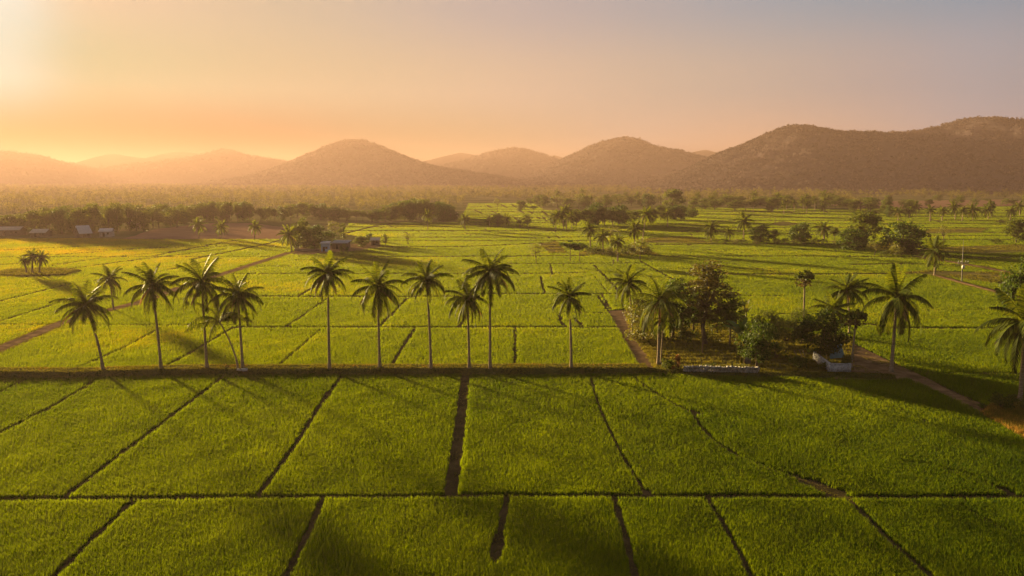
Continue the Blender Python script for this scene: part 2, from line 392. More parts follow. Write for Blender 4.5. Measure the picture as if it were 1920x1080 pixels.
ln([(1600, 497), (1690, 495), (1850, 500)], 3); ln([(1370, 515), (1500, 515), (1700, 514)], 3)
ln([(1360, 556), (1470, 556)], 1.2); ln([(1430, 590), (1510, 590)], 1.2)
ln([(1600, 608), (1640, 610), (1670, 616), (1900, 617), (2100, 617)], 1.6)
ln([(1690, 583), (1800, 583), (1900, 580)], .8)
ln([(1735, 701), (1820, 702), (1920, 702), (2200, 703)], .8)
ln([(97, 482), (520, 482)], 2); ln([(450, 500), (545, 500)], 1.5)
ln([(-300, 497), (0, 483), (110, 478), (330, 462), (420, 458)], 2.25); ln([(-300, 480), (0, 470), (210, 460)], 2.70)
ln([(100, 498), (187, 485), (400, 465)], 1.80); ln([(113, 507), (263, 487), (420, 468)], 2.10)
ln([(290, 480), (393, 460), (440, 452)], 2.10); ln([(360, 487), (493, 460), (530, 450)], 2.10)
ln([(-200, 500), (0, 497), (50, 495)], 2.40); ln([(150, 470), (430, 462)], 2.25)
ln([(-200, 605), (0, 566), (133, 533), (305, 509), (355, 498), (420, 484)], 1.1)
ln([(-200, 668), (0, 604), (115, 568)], .9)
ln([(147, 691), (230, 655), (300, 617)], .55); ln([(305, 692), (350, 668), (410, 632), (440, 615)], .8)
ln([(523, 687), (600, 620)], .45); ln([(537, 614), (615, 560)], .6); ln([(560, 556), (588, 540)], .9); ln([(600, 556), (614, 540)], .7)
ln([(733, 689), (777, 618)], .75); ln([(713, 612), (765, 560)], .7); ln([(965, 688), (966, 617)], .55)
ln([(1013, 519), (1021, 551)], .7); ln([(1031, 495), (1036, 516)], .6); ln([(1114, 498), (1163, 549)], .8)
ln([(1120, 555), (1139, 582)], .8); ln([(1128, 553), (1146, 581)], .6); ln([(1115, 520), (1140, 550)], .45)
ln([(862, 613), (873, 600)], .9); ln([(876, 600), (884, 566)], .7); ln([(1049, 593), (1053, 608), (1062, 613)], .8); ln([(1046, 590), (1058, 586), (1098, 588), (1145, 589)], .9)
ln([(1078, 600), (1092, 612)], 1.1)
ln([(-100, 792), (0, 738), (51, 711)], .5); ln([(-100, 866), (0, 815), (90, 770), (183, 714)], .6)
ln([(120, 938), (210, 868), (300, 800), (420, 708)], .62)
ln([(484, 934), (560, 828), (605, 755), (641, 708)], .62); ln([(608, 752), (618, 737)], 1.0)
ln([(845, 930), (860, 820), (873, 706)], 1.35)
ln([(1108, 710), (1118, 750), (1138, 800), (1165, 855), (1190, 895), (1213, 932)], .42)
ln([(1183, 708), (1215, 730), (1250, 752), (1298, 776), (1312, 800), (1340, 830), (1385, 858), (1440, 880), (1505, 902), (1575, 934)], .5)
ln([(1298, 774), (1308, 778)], 1.3); ln([(1515, 906), (1565, 926)], 2.0); ln([(1212, 926), (1213, 932)], 1.0)
ln([(1555, 706), (1600, 730), (1700, 775), (1790, 818), (1850, 845)], .28)
ln([(1690, 868), (1750, 876), (1820, 894), (1890, 926)], .40); ln([(1876, 920), (1892, 927)], 1.0)
ln([(1490, 893), (1530, 912)], .3)
ln([(60, 1130), (110, 1080), (180, 1010), (248, 946)], .62); ln([(510, 1130), (540, 1080), (580, 1000), (606, 938)], .66)
ln([(930, 1056), (938, 1000), (950, 938)], .7); ln([(928, 1052), (936, 1010)], .95)
ln([(1205, 1130), (1190, 1080), (1170, 1000), (1151, 938)], .62); ln([(1430, 1130), (1405, 1080), (1370, 1010), (1326, 938)], .5)
ln([(1790, 1130), (1740, 1080), (1660, 1010), (1590, 938)], .62); ln([(1900, 1005), (1850, 978), (1800, 950)], .35)
# far paddies: thin cross lines and short dividers
for y, x0, x1, t in [(452, 705, 1150, .9), (445, 700, 1120, 1.0), (439, 780, 1010, .7), (433, 640, 1095, 1.1), (426, 655, 1000, .9), (421, 665, 900, .7), (418, 870, 1050, .8), (413, 860, 1040, .7),
                     (408, 880, 1050, .8), (404, 885, 1100, .7), (398, 890, 1050, .8), (393, 880, 1020, .7), (388, 885, 1010, .6),
                     (447, 1230, 1330, 1.0), (440, 1240, 1570, .9), (434, 1250, 1600, 1.2), (427, 1260, 1640, .9), (420, 1280, 1600, .8), (414, 1280, 1650, .9), (408, 1290, 1620, .9), (402, 1300, 1600, .7), (397, 1310, 1640, .8),
                     (450, 1700, 1960, 1.0), (443, 1720, 1960, .9), (436, 1740, 1960, 1.0), (428, 1700, 1960, .9), (420, 1660, 1960, .9), (413, 1640, 1960, .8), (406, 1690, 1960, .9), (400, 1640, 1960, .8), (394, 1650, 1960, .8),
                     (488, 560, 700, .9), (470, 1300, 1590, .7), (540, 1640, 1900, .4), (568, 1690, 1900, .4), (505, 1230, 1480, .6)]:
    j = rng.uniform(-.6, .6, 4)
    t *= 1.35; ln([(x0, y + j[0]), (x0 + (x1 - x0) * .35, y + j[1]), (x0 + (x1 - x0) * .7, y + j[2]), (x1, y + j[3])], wpx(y, t))
for q in range(46):
    x = rng.uniform(700, 1080); y = rng.choice([390, 396, 401, 406, 411, 416, 422, 429, 436, 442, 448])
    s = (x - 1250) / 150; h = rng.uniform(4, 7.5)
    ln([(x, y), (x - s * -h * .9, y - h)], wpx(y, 1.0) * .22)
for q in range(26):
    x = rng.uniform(1240, 1900); y = rng.choice([400, 411, 417, 424, 431, 438, 444]); h = rng.uniform(4, 7)
    ln([(x, y), (x - h * (x - 1150) / 160, y - h)], wpx(y, 1.0) * .2)
ln([(1300, 482), (1480, 515)], .7); ln([(1290, 460), (1400, 482)], .8); ln([(1620, 482), (1690, 497)], .8); ln([(1200, 490), (1290, 540)], .8); ln([(560, 482), (700, 455)], .9)
ln([(640, 440), (705, 424), (735, 419)], 3)

# ------------------------------------------------------------------ blades (rice, grass)
def blades(P, h, lean, width, nb, tint, spread, tj=.25):
    """nb narrow triangles per tuft point P; returns V, F, tint"""
    n = len(P); N = n * nb
    b = np.repeat(P, nb, 0); hh = np.repeat(h, nb) * rng.uniform(.65, 1.12, N)
    le = np.repeat(lean, nb) * rng.uniform(.15, 1.0, N); ww = np.repeat(width, nb) * rng.uniform(.7, 1.2, N); sp = np.repeat(spread, nb)
    a = rng.uniform(0, math.tau, N); d = rng.uniform(0, math.tau, N)
    r = sp * np.sqrt(rng.uniform(0, 1, N)) * .5
    q = rng.uniform(0, math.tau, N)
    b = b + np.c_[np.cos(q) * r, np.sin(q) * r, np.zeros(N)]
    s = np.c_[np.cos(d), np.sin(d), np.zeros(N)] * ww[:, None] * .5
    tip = b + np.c_[np.cos(a) * le, np.sin(a) * le, hh]
    V = np.empty((N, 3, 3), np.float32); V[:, 0] = b - s; V[:, 1] = b + s; V[:, 2] = tip
    V[:, :2, 2] -= .03
    t = np.clip(np.repeat(tint, nb) + rng.normal(0, tj, N), 0, 1)
    return V.reshape(-1, 3), np.arange(N * 3, dtype=np.int32).reshape(-1, 3), np.repeat(t, 3)

def build_rice():
    K = .0027
    rows = [41.0]
    while rows[-1] < 900: rows.append(rows[-1] * (1 + K))
    P = []; S = []
    for d in rows:
        s = max(.11, K * d); hw = d * .735 + 14
        x = np.arange(-hw, hw, s)
        P.append(np.c_[x + rng.uniform(-.5, .5, len(x)) * s, d + rng.uniform(-.5, .5, len(x)) * s]); S.append(np.full(len(x), s))
    P = np.concatenate(P); S = np.concatenate(S)
    P3 = np.c_[P, np.zeros(len(P))]
    px, py = proj(P3)
    px0 = px
    keep = inpoly(px, py, RICE)
    for e in EXCL: keep &= ~inpoly(px, py, e)
    segs = []
    for pts, w in LN:
        g = G(np.array([p[0] for p in pts], float), np.array([p[1] for p in pts], float))[:, :2]
        segs.append((g, w / 2, True))
    for c, w in ((emb_c, 2.8), (emb2_c, 1.6), (road_c, 1.75), (canal_c, 1.2), (trk2_c, 1.6)):
        segs.append((c[::6] if len(c) > 20 else c, w, False))
    wob = wave(P[:, 0], P[:, 1], 77, 5.0) * .16
    for g, hw, soft in segs:
        for a, b in zip(g[:-1], g[1:]):
            m = 6 + hw
            bb = (P[:, 0] > min(a[0], b[0]) - m) & (P[:, 0] < max(a[0], b[0]) + m) & (P[:, 1] > min(a[1], b[1]) - m) & (P[:, 1] < max(a[1], b[1]) + m) & keep
            i = np.nonzero(bb)[0]
            if not len(i): continue
            ab = b - a; t = np.clip(((P[i] - a) @ ab) / (ab @ ab), 0, 1)
            dd = np.linalg.norm(P[i] - a - t[:, None] * ab, axis=1)
            keep[i[dd < hw * (1 + wob[i]) + -.04 + .18 * S[i] + .20 * np.clip(S[i] - .4, 0, .5) + (wob[i] * .3 if soft else 0)]] = False
    P = P[keep]; S = S[keep]; d = P[:, 1]
    big = wave(P[:, 0], P[:, 1], 21, 60); sm = wave(P[:, 0], P[:, 1], 22, 7)
    tint = np.clip(.46 + .16 * big + .06 * sm, 0, 1)
    tint = np.clip(tint + .30 * np.clip((900 - px[keep]) / 900, 0, 1) * np.clip((d - 120) / 150, 0, 1), 0, 1)  # far rice yellows towards the left: warm haze glow put into its colour
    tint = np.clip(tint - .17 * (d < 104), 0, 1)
    h = (.44 + .045 * wave(P[:, 0], P[:, 1], 23, 14) + .04 * sm) * np.where(d < 115, rng.uniform(.88, 1.10, len(P)), rng.uniform(.92, 1.06, len(P)))
    lean = np.clip(.05 + .30 * S, 0, .7)
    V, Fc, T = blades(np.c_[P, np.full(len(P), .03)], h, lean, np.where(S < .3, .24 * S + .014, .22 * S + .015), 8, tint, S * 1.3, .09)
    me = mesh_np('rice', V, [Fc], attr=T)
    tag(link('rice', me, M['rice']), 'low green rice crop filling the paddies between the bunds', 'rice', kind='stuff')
    print('rice tufts', len(P))
build_rice()

def strip_points(c, off0, off1, n):
    i = rng.integers(0, len(c) - 1, n); f = rng.uniform(0, 1, n)[:, None]
    p = c[i] * (1 - f) + c[i + 1] * f; t = c[i + 1] - c[i]; t /= np.linalg.norm(t, axis=1, keepdims=True)
    o = off0 + rng.uniform(0, 1, n) * (off1 - off0)
    return p + np.c_[-t[:, 1], t[:, 0]] * o[:, None], o

def poly_points(poly, n):
    poly = np.array(poly, float); out = []
    g = G(poly[:, 0], poly[:, 1])[:, :2]
    lo, hi = g.min(0), g.max(0); got = 0
    while got < n:
        p = rng.uniform(lo, hi, (n * 3, 2)); k = inpoly(p[:, 0], p[:, 1], g); out.append(p[k]); got += k.sum()
    return np.concatenate(out)[:n]

def build_grass():
    parts = []
    def put(p, z, h, tint, w=.05, nb=6, sp=.3, lean=.2):
        n = len(p); z = np.broadcast_to(z, (n,))
        hh = h * rng.uniform(.5, 1.3, n)
        parts.append(blades(np.c_[p, z], hh, np.full(n, lean), np.full(n, w), nb, np.clip(tint + .2 * wave(p[:, 0], p[:, 1], 31, 5), 0, 1), np.full(n, sp), .2))
    p, o = strip_points(emb_c, -3.1, 2.3, 26000)
    z = np.interp(o, [-3.2, -2.5, -1.5, .9, 1.6, 2.3], [0, .25, BANKH, BANKH, .34, 0])
    k = rng.uniform(0, 1, len(p)) < np.clip(.55 + .5 * wave(p[:, 0], p[:, 1], 33, 8) + .3 * (np.abs(o + .3) > .7), 0, 1)
    put(p[k], z[k], .24, .45, .05, 6, .3, .18)
    p, o = strip_points(emb2_c, -1.7, 1.6, 5000); z = np.interp(np.abs(o), [0, .9, 1.7], [.45, .33, 0]); put(p, z, .2, .3)
    for c, wd in ((road_c, 1.9), (canal_c, 1.5), (trk2_c, 2)):
        for s in (-1, 1):
            p, o = strip_points(c, s * wd * .62, s * wd, 2600); put(p, .15, .25, .5, .12, 5, .5, .2)
    for pts, w in LN[:1]:
        g = resample(G(np.array([q[0] for q in pts], float), np.array([q[1] for q in pts], float))[:, :2], .5)
        p, o = strip_points(g, -w * .5, w * .5, 2600); put(p, .03, .14, .35, .04, 5, .2, .1)
    i = [k for k, (pts, w) in enumerate(LN) if pts[0][1] > 640 and w > .3]
    for k in i:
        pts, w = LN[k]; g = resample(G(np.array([q[0] for q in pts], float), np.array([q[1] for q in pts], float))[:, :2], .5)
        if len(g) < 4: continue
        p, o = strip_points(g, -w * .5, w * .5, int(len(g) * 5)); put(p, .03, .12, .4, .04, 5, .2, .1)
    # garden rows
    p = poly_points(GARDEN, 16000)
    r = np.abs(((p[:, 1] + .25 * wave(p[:, 0], p[:, 1], 41, 12)) / 2.3) % 1 - .5)
    k = (r < .27) | (rng.uniform(0, 1, len(p)) < .06); p = p[k]
    put(p, .1, .42, .6, .09, 7, .4, .22)
    p = poly_points([(1172, 592), (1180, 590), (1246, 690), (1228, 694)], 1500); put(p, .12, .35, .8, .06, 7, .4, .2)
    p = poly_points(APRON, 2200); k = wave(p[:, 0], p[:, 1], 52, 6) > .35; put(p[k], .16, .15, .55, .05, 5, .3, .12)
    p = poly_points(MOUND, 6500); put(p, .19, .5, .6, .06, 7, .4, .25)
    p = poly_points([(1281, 699), (1420, 702), (1420, 705), (1281, 702)], 260); put(p, .9, .25, .6, .06, 6, .3, .25)
    p = poly_points([(1845, 780), (1862, 757), (1930, 749), (1930, 818)], 4500); put(p, .19, .45, .5, .06, 7, .4, .25)
    p = poly_points(ISLE, 2500); put(p, .2, .6, .35, .35, 5, 1.5, .5)
    for B in (BROWN1, BROWN7, BROWN2, BROWN3, BROWN4, BROWN5, BROWN6):
        p = poly_points(B, 2500); k = wave(p[:, 0], p[:, 1], 55, 25) > -.1; put(p[k], .2, .35, .5, .35, 4, 1.2, .4)
    V = np.concatenate([q[0] for q in parts]); T = np.concatenate([q[2] for q in parts])
    me = mesh_np('grass', V, [np.arange(len(V), dtype=np.int32).reshape(-1, 3)], attr=T)
    tag(link('grass', me, M['grass']), 'rough grass and weeds on the banks, garden rows and road edges', 'grass', kind='stuff')
    parts.clear()
    p = poly_points(MOUND, 1500); put(p, .19, .55, .5, .06, 7, .4, .25)
    p = poly_points([(1840, 778), (1860, 765), (1990, 840), (1960, 850)], 1400); put(p, .19, .5, .7, .06, 7, .4, .25)
    p, o = strip_points(emb_c, -.7, .9, 1500); k = wave(p[:, 0], p[:, 1], 61, 10) > .1; put(p[k], BANKH, .2, .6, .05, 5, .3, .12)
    V = np.concatenate([q[0] for q in parts]); T = np.concatenate([q[2] for q in parts])
    me = mesh_np('dry_grass', V, [np.arange(len(V), dtype=np.int32).reshape(-1, 3)], attr=T)
    tag(link('dry_grass', me, M['dry']), 'dry orange grass on the mound and bank tops', 'grass', kind='stuff')
build_grass()

# ------------------------------------------------------------------ hills and far woods
def leafcloud(C, R, n, size, rz=.7, up=.0):
    """n leaf quads round each centre C (k,3), radius R (k,), flattened by rz; size (k,)"""
    k = len(C); N = k * n
    u = rng.normal(0, 1, (N, 3)); u /= np.linalg.norm(u, axis=1, keepdims=True)
    rad = np.cbrt(rng.uniform(.15, 1, N)) * np.repeat(R, n)
    p = np.repeat(C, n, 0) + u * rad[:, None] * [1, 1, rz]
    s = np.repeat(size, n) * rng.uniform(.6, 1.25, N)
    nrm = u * .6 + rng.normal(0, 1, (N, 3)); nrm[:, 2] += up
    nrm /= np.linalg.norm(nrm, axis=1, keepdims=True)
    a = rng.normal(0, 1, (N, 3)); a -= nrm * (a * nrm).sum(1, keepdims=True); a /= np.linalg.norm(a, axis=1, keepdims=True)
    b = np.cross(nrm, a)
    V = np.stack([p - a * s[:, None] * .62, p + b * s[:, None] * .36, p + a * s[:, None] * .62, p - b * s[:, None] * .36], 1)
    return V.reshape(-1, 3), np.arange(N * 4).reshape(-1, 4)

SCRUB = []
def hill(D, W, prof, seed, spur=.10, trees=0, tsize=3.0):
    prof = np.array(prof, float); g = atY(prof[:, 0], prof[:, 1], D)
    o = np.argsort(g[:, 0]); g = g[o]
    n = 240; X = np.linspace(g[0, 0], g[-1, 0], n); Z = np.interp(X, g[:, 0], g[:, 2])
    k = np.hanning(13); k /= k.sum(); Z = np.convolve(np.pad(Z, 6, 'edge'), k, 'valid')
    Z = Z + wave(X, X * 0, seed, W * .35) * 1.2 * np.clip(Z / 60, 0, 1)
    v = np.linspace(-1, 1, 81)
    XX, VV = np.meshgrid(X, v, indexing='ij')
    base = np.clip(1 - np.abs(VV) ** 1.35, 0, 1) ** 1.25
    ridges = wave(XX + VV * 60, VV * W * .35, seed + 1, W * .55) + .5 * wave(XX, VV * W, seed + 2, W * .2)
    ZZ = Z[:, None] * (base + spur * ridges * np.abs(VV) ** .8 * (1 - np.abs(VV)) * 3) - 1.0
    edge = np.clip(np.minimum(np.arange(n), n - 1 - np.arange(n)) / 10., 0, 1)[:, None]
    ZZ = ZZ * edge - 1.5 * (1 - edge)
    V = np.stack([XX, D + VV * W, ZZ], -1)
    m = 81; i = np.arange(n - 1)[:, None] * m; j = np.arange(m - 1)[None]
    Fq = np.stack([i + j, i + m + j, i + m + j + 1, i + j + 1], -1).reshape(-1, 4)
    tag(link('hill', mesh_np('hill', V.reshape(-1, 3), [Fq], True), M['hill']), kind='structure')
    if trees:
        a = rng.uniform(0, n - 1.01, trees); b = rng.uniform(0, 44, trees)
        ridge_n = trees // 14; b[:ridge_n] = 40 + rng.normal(0, .8, ridge_n)
        ia, ib = a.astype(int), b.astype(int); fa, fb = (a - ia)[:, None], (b - ib)[:, None]
        P = (V[ia, ib] * (1 - fa) + V[ia + 1, ib] * fa) * (1 - fb) + (V[ia, ib + 1] * (1 - fa) + V[ia + 1, ib + 1] * fa) * fb
        P = P[P[:, 2] > 1]
        s = tsize * rng.uniform(.55, 1.25, len(P)) * np.where(rng.uniform(0, 1, len(P)) < .06, 1.5, 1)
        P[:, 2] += s * .45
        Vt, Ft = leafcloud(P, s, 11, s * .95, .75)
        tn = np.clip(.45 + .28 * wave(P[:, 0], P[:, 1] + P[:, 2] * 3, seed + 7, 260) + rng.normal(0, .2, len(P)), 0, 1)
        SCRUB.append((Vt, np.repeat(tn, 44)))

hill(1900, 520, [(1130, 360), (1200, 349), (1280, 322), (1347, 287), (1407, 266), (1440, 250), (1463, 239), (1480, 234), (1500, 233), (1520, 237), (1560, 246), (1600, 250), (1663, 250), (1700, 247), (1745, 241), (1790, 230), (1815, 223), (1847, 220), (1875, 223), (1920, 233), (1990, 255), (2080, 300), (2180, 335), (2260, 356)], 3, .13, 15000, 3.3)
hill(3000, 620, [(380, 352), (433, 345), (480, 329), (540, 307), (585, 287), (633, 266), (650, 262), (665, 261.5), (690, 265), (730, 281), (790, 305), (827, 314), (890, 324), (940, 331), (1007, 342), (1080, 352)], 14, .07, 7000, 4.2)
hill(3000, 600, [(930, 352), (990, 330), (1030, 310), (1063, 295), (1110, 272), (1150, 260), (1173, 257.5), (1200, 262), (1227, 274), (1280, 285), (1320, 294), (1370, 315), (1430, 345)], 25, .07, 5000, 4.6)
hill(3900, 700, [(780, 335), (830, 310), (893, 293), (930, 281), (967, 276.5), (1000, 283), (1040, 297), (1090, 318), (1150, 340)], 36, .06, 2500, 5)
hill(4700, 800, [(740, 325), (790, 303), (830, 293), (863, 286), (893, 291), (950, 305), (1020, 330)], 47, .05)
hill(4000, 800, [(30, 345), (100, 337), (167, 322), (200, 313), (260, 306), (317, 301), (383, 288), (405, 281), (422, 277.5), (440, 282), (467, 291), (533, 301), (580, 315), (650, 340)], 58, .06, 2500, 5)
hill(3600, 700, [(-420, 300), (-250, 268), (-120, 272), (0, 281), (40, 287), (67, 289), (110, 302), (160, 312), (260, 335)], 69, .06, 2000, 5)
hill(4900, 800, [(90, 325), (150, 308), (190, 292), (213, 287.5), (240, 292), (275, 297), (305, 288), (333, 284), (370, 287), (420, 300), (480, 325)], 80, .05)
hill(5400, 800, [(970, 325), (1015, 299), (1040, 290.5), (1065, 298), (1110, 325)], 91, .04)
hill(4400, 800, [(1200, 325), (1270, 295), (1300, 285), (1322, 280.5), (1350, 287), (1420, 325)], 95, .04)
Vs = np.concatenate([s[0] for s in SCRUB]); Ts = np.concatenate([s[1] for s in SCRUB])
tag(link('hill_scrub', mesh_np('hill_scrub', Vs, [np.arange(len(Vs)).reshape(-1, 4)], attr=Ts), M['hillleaf']), 'dry brownish scrub woodland covering the slopes of the hills', 'woodland', kind='stuff')

def build_forest():
    C = []; R = []; S = []; T = []
    TV = MB()
    def dens(x, y):
        if x < 870: return 1 if y < 404 else 0
        if x < 1000: return 1 if y < 375 else 0
        if x < 1290: return (1 if y < 362 else (.75 if y < 384 else 0)) if not (1060 < x < 1270 and 363.5 < y < 369) else 0
        if x < 1600: return 1.4 if y < 386 else 0
        return 1 if y < 370 else (.22 if y < 380 else 0)
    y = 346.5
    while y < 405:
        dl = y - HOR; w = 8 * dl / 28
        x = -330.0
        while x < 2260:
            xx = x + rng.uniform(-.5, .5) * w
            cl = .62 + .9 * math.sin(xx * .017 + y * .55) * math.sin(xx * .0071 - y * .83 + 1) + .35 * math.sin(xx * .047 + y * 1.7)
            if rng.uniform() < dens(xx, y) * min(1, cl):
                p = G(xx, y + rng.uniform(-.4, .4))
                d = p[1]; tt = rng.uniform(.05, .95); h = rng.uniform(6, 12) * (1.35 if rng.uniform() < .16 else 1); wd = rng.uniform(2.6, 5.2)
                nb = 4
                for b in range(nb):
                    C.append([p[0] + rng.normal(0, wd * .42), p[1] + rng.normal(0, wd * .4), h * rng.uniform(.26, .84)]); R.append(wd * rng.uniform(.42, .72)); S.append(max(.8, d * .0011))
                    T.append(np.clip(tt + rng.normal(0, .08), 0, 1))
                if d < 1500: tube(TV, [[p[0], p[1], 0], [p[0], p[1], h * .6]], [.22, .14], 4, False)
            x += w * .66
        y += max(.55, dl * .045)
    C = np.array(C); V, Fq = leafcloud(C, np.array(R), 15, np.array(S), .8)
    T = np.repeat(np.array(T), 60)
    n0 = len(V); tv = np.concatenate(TV.V); tf = np.concatenate(TV.P[4]) + n0
    me = mesh_np('forest', np.concatenate([V, tv]), [np.concatenate([Fq, tf])], attr=np.r_[T, np.zeros(len(tv))])
    tag(link('forest', me, M['forest']), 'hazy far woodland spread across the plain below the hills', 'woodland', kind='stuff')
    print('forest blobs', len(C))
build_forest()

# ------------------------------------------------------------------ broadleaf tree prototypes (metres, base at origin)
PROTO = {}
def make_tree(kind, H, W, crown0, nclump, nleaf, lsize, flat=.6, leafmat='leaf', shape='round', trunk_r=.22, stems=1, rclump=.2):
    C = []; tries = 0
    while len(C) < nclump and tries < 9000:
        tries += 1
        u = rng.uniform(-1, 1, 3)
        r = np.linalg.norm(u)
        if r > 1 or r < .25: continue
        z = (u[2] + 1) / 2
        if shape == 'umbrella':
            prof = math.sqrt(max(0, 1 - (z * .95) ** 2)); 
            if z < .25 + .2 * rng.uniform(): continue
        elif shape == 'cone': prof = (1 - z) * .95 + .12
        elif shape == 'column': prof = .75
        elif shape == 'layer': prof = (.80 + .28 * math.sin(z * 17)) * (1.15 - .72 * z)
        else: prof = 1
        C.append([u[0] * W / 2 * prof * .85, u[1] * W / 2 * prof * .85, crown0 + z * (H - crown0) * .95])
    C = np.array(C); Rr = rclump * W * rng.uniform(.6, 1.2, len(C))
    V, Fq = leafcloud(C, Rr, nleaf, np.full(len(C), lsize), flat, .25)
    crown = mesh_np(kind + '_crown', V, [Fq]); crown.materials.append(M[leafmat])
    mb = MB()
    for s in range(stems):
        bx = 0 if stems == 1 else rng.uniform(-.12, .12) * W; by = 0 if stems == 1 else rng.uniform(-.12, .12) * W
        fork = np.array([bx * 1.6 + rng.normal(0, .02 * H), by * 1.6, crown0 + (H - crown0) * .18])
        tube(mb, [[bx, by, -.15], [bx + .02, by, .35], list((np.array([bx, by, 0]) * .5 + fork * .5) + [rng.normal(0, .02 * H), 0, 0]), list(fork)],
             [trunk_r * 1.5, trunk_r * 1.1, trunk_r * .9, trunk_r * .7], 9)
        sel = rng.permutation(len(C))[:max(4, min(16, len(C) // (2 * stems)))]
        for i in sel:
            mid = (fork + C[i]) / 2 + [0, 0, -.04 * H]
            tube(mb, [list(fork), list(mid), list(C[i])], [trunk_r * .5, trunk_r * .3, trunk_r * .1], 5, False)
    trunk = mb.mesh(kind + '_trunk', True); trunk.materials.append(M['bark'])
    PROTO[kind] = (crown, trunk, H, W)

make_tree('round', 9, 9, .7, 50, 60, .50, .62, 'leaf', 'round', .24, rclump=.17)
make_tree('round2', 8, 10, .4, 56, 56, .50, .6, 'mango', 'round', .26, rclump=.16)
make_tree('tall', 12, 7.5, 2.6, 42, 50, .50, .6, 'leaf', 'round', .22, rclump=.17)
make_tree('spread', 10, 12, 2.6, 44, 52, .48, .40, 'leaf', 'umbrella', .24, rclump=.15)
make_tree('thin', 10, 7, 4.0, 20, 30, .42, .6, 'olive', 'round', .16, rclump=.15)
make_tree('bare', 8, 11, 2.5, 26, 14, .34, .5, 'olive', 'umbrella', .26, rclump=.12)
make_tree('flat', 9, 9, 5.6, 26, 60, .46, .35, 'mango', 'round', .18, stems=1, rclump=.16)
make_tree('cone', 8, 5, 1.0, 30, 46, .42, .8, 'leaf', 'cone', .18, rclump=.2)
make_tree('column', 9, 3.4, 1.5, 20, 42, .42, 1.0, 'leaf', 'column', .14, rclump=.24)
make_tree('bush', 2.6, 3.6, .1, 16, 40, .26, .7, 'leaf', 'round', .06, stems=3, rclump=.2)
make_tree('bush2', 2.4, 4.4, .1, 18, 40, .26, .6, 'olive', 'round', .06, stems=3, rclump=.18)
# finer ones for the garden, which stands nearest
make_tree('mango', 8, 9, 1.4, 70, 85, .30, .6, 'mango', 'round', .26, rclump=.14)
make_tree('mango2', 7, 8, 1.2, 62, 85, .28, .65, 'mango', 'round', .22, rclump=.15)
make_tree('garden', 8, 7, 1.6, 56, 70, .28, .65, 'leaf', 'round', .18, rclump=.15)
make_tree('sunlit', 7, 7, 1.2, 52, 60, .26, .7, 'olive', 'round', .16, rclump=.15)
make_tree('layered', 14, 9.5, 3.4, 120, 38, .30, .36, 'brownleaf', 'layer', .26, rclump=.11)
make_tree('flame', 1.6, 1.0, .2, 12, 34, .18, 1.0, 'orange', 'column', .04, stems=2, rclump=.25)
make_tree('gbush', 1.8, 3.0, .05, 20, 60, .20, .7, 'leaf', 'round', .05, stems=3, rclump=.18)

def tree(kind, bx, by, top, wpix, label, name='broadleaf_tree', cat='tree', group=None, z=.03):
    b = G(float(bx), float(by), z); d = b[1] * CT - (b[2] - CAMZ) * ST
    H = max(.5, atY(float(bx), float(top), b[1])[2] - z); W = wpix * d / F
    crown, trunk, h0, w0 = PROTO[kind]
    r = empty(name, b, rng.uniform(0, math.tau), (W / w0, W / w0, H / h0))
    link('crown', crown, None, r); link('trunk', trunk, None, r)
    return tag(r, label, cat, group)

# ------------------------------------------------------------------ palms
def frond(mb, az, e0, bend, L, nl, lw, droop, r0=.05, twist=0.0, lmax=.25):
    s = np.linspace(0, 1, 12); e = e0 - bend * s ** 1.25
    ds = L / 11
    rr = np.r_[0, np.cumsum(np.cos(e[:-1]) * ds)]; zz = np.r_[0, np.cumsum(np.sin(e[:-1]) * ds)]
    ca, sa = math.cos(az), math.sin(az)
    pts = np.c_[rr * ca, rr * sa, zz]
    tube(mb, pts, np.linspace(r0 * L * .30, r0 * L * .05, 12), 4, False)
    t = np.linspace(.10, .985, nl)
    p = np.stack([np.interp(t, s, pts[:, i]) for i in range(3)], -1)
    ee = np.interp(t, s, e)
    fw = np.c_[np.cos(ee) * ca, np.cos(ee) * sa, np.sin(ee)]
    side = np.array([-sa, ca, 0.0]); side = side * math.cos(twist) + np.array([0, 0, math.sin(twist)])
    ll = L * lmax * np.clip(np.sin(np.pi * (t * .80 + .14)), .12, 1) ** .7
    for sg in (-1, 1):
        j = rng.uniform(.8, 1.15, nl)[:, None]
        d1 = side * sg * .8 + fw * .55 + np.c_[np.zeros(nl), np.zeros(nl), -droop * rng.uniform(.5, 1.0, nl)]
        d1 /= np.linalg.norm(d1, axis=1, keepdims=True)
        d2 = d1 * .75 + np.array([0, 0, -1.0]) * droop * rng.uniform(.6, 1.3, nl)[:, None] + fw * .15
        d2 /= np.linalg.norm(d2, axis=1, keepdims=True)
        m1 = p + d1 * (ll[:, None] * .5 * j); m2 = m1 + d2 * (ll[:, None] * .5 * j)
        w = fw * lw * L
        V = np.stack([p - w * .5, p + w * .5, m1 + w * .55, m2, m1 - w * .45], 1)
        b = np.arange(nl)[:, None] * 5
        bb = mb.n; mb.add(V.reshape(-1, 3), b + [[0, 1, 2, 4]])
        mb.more(b + [[4, 2, 3]], bb)

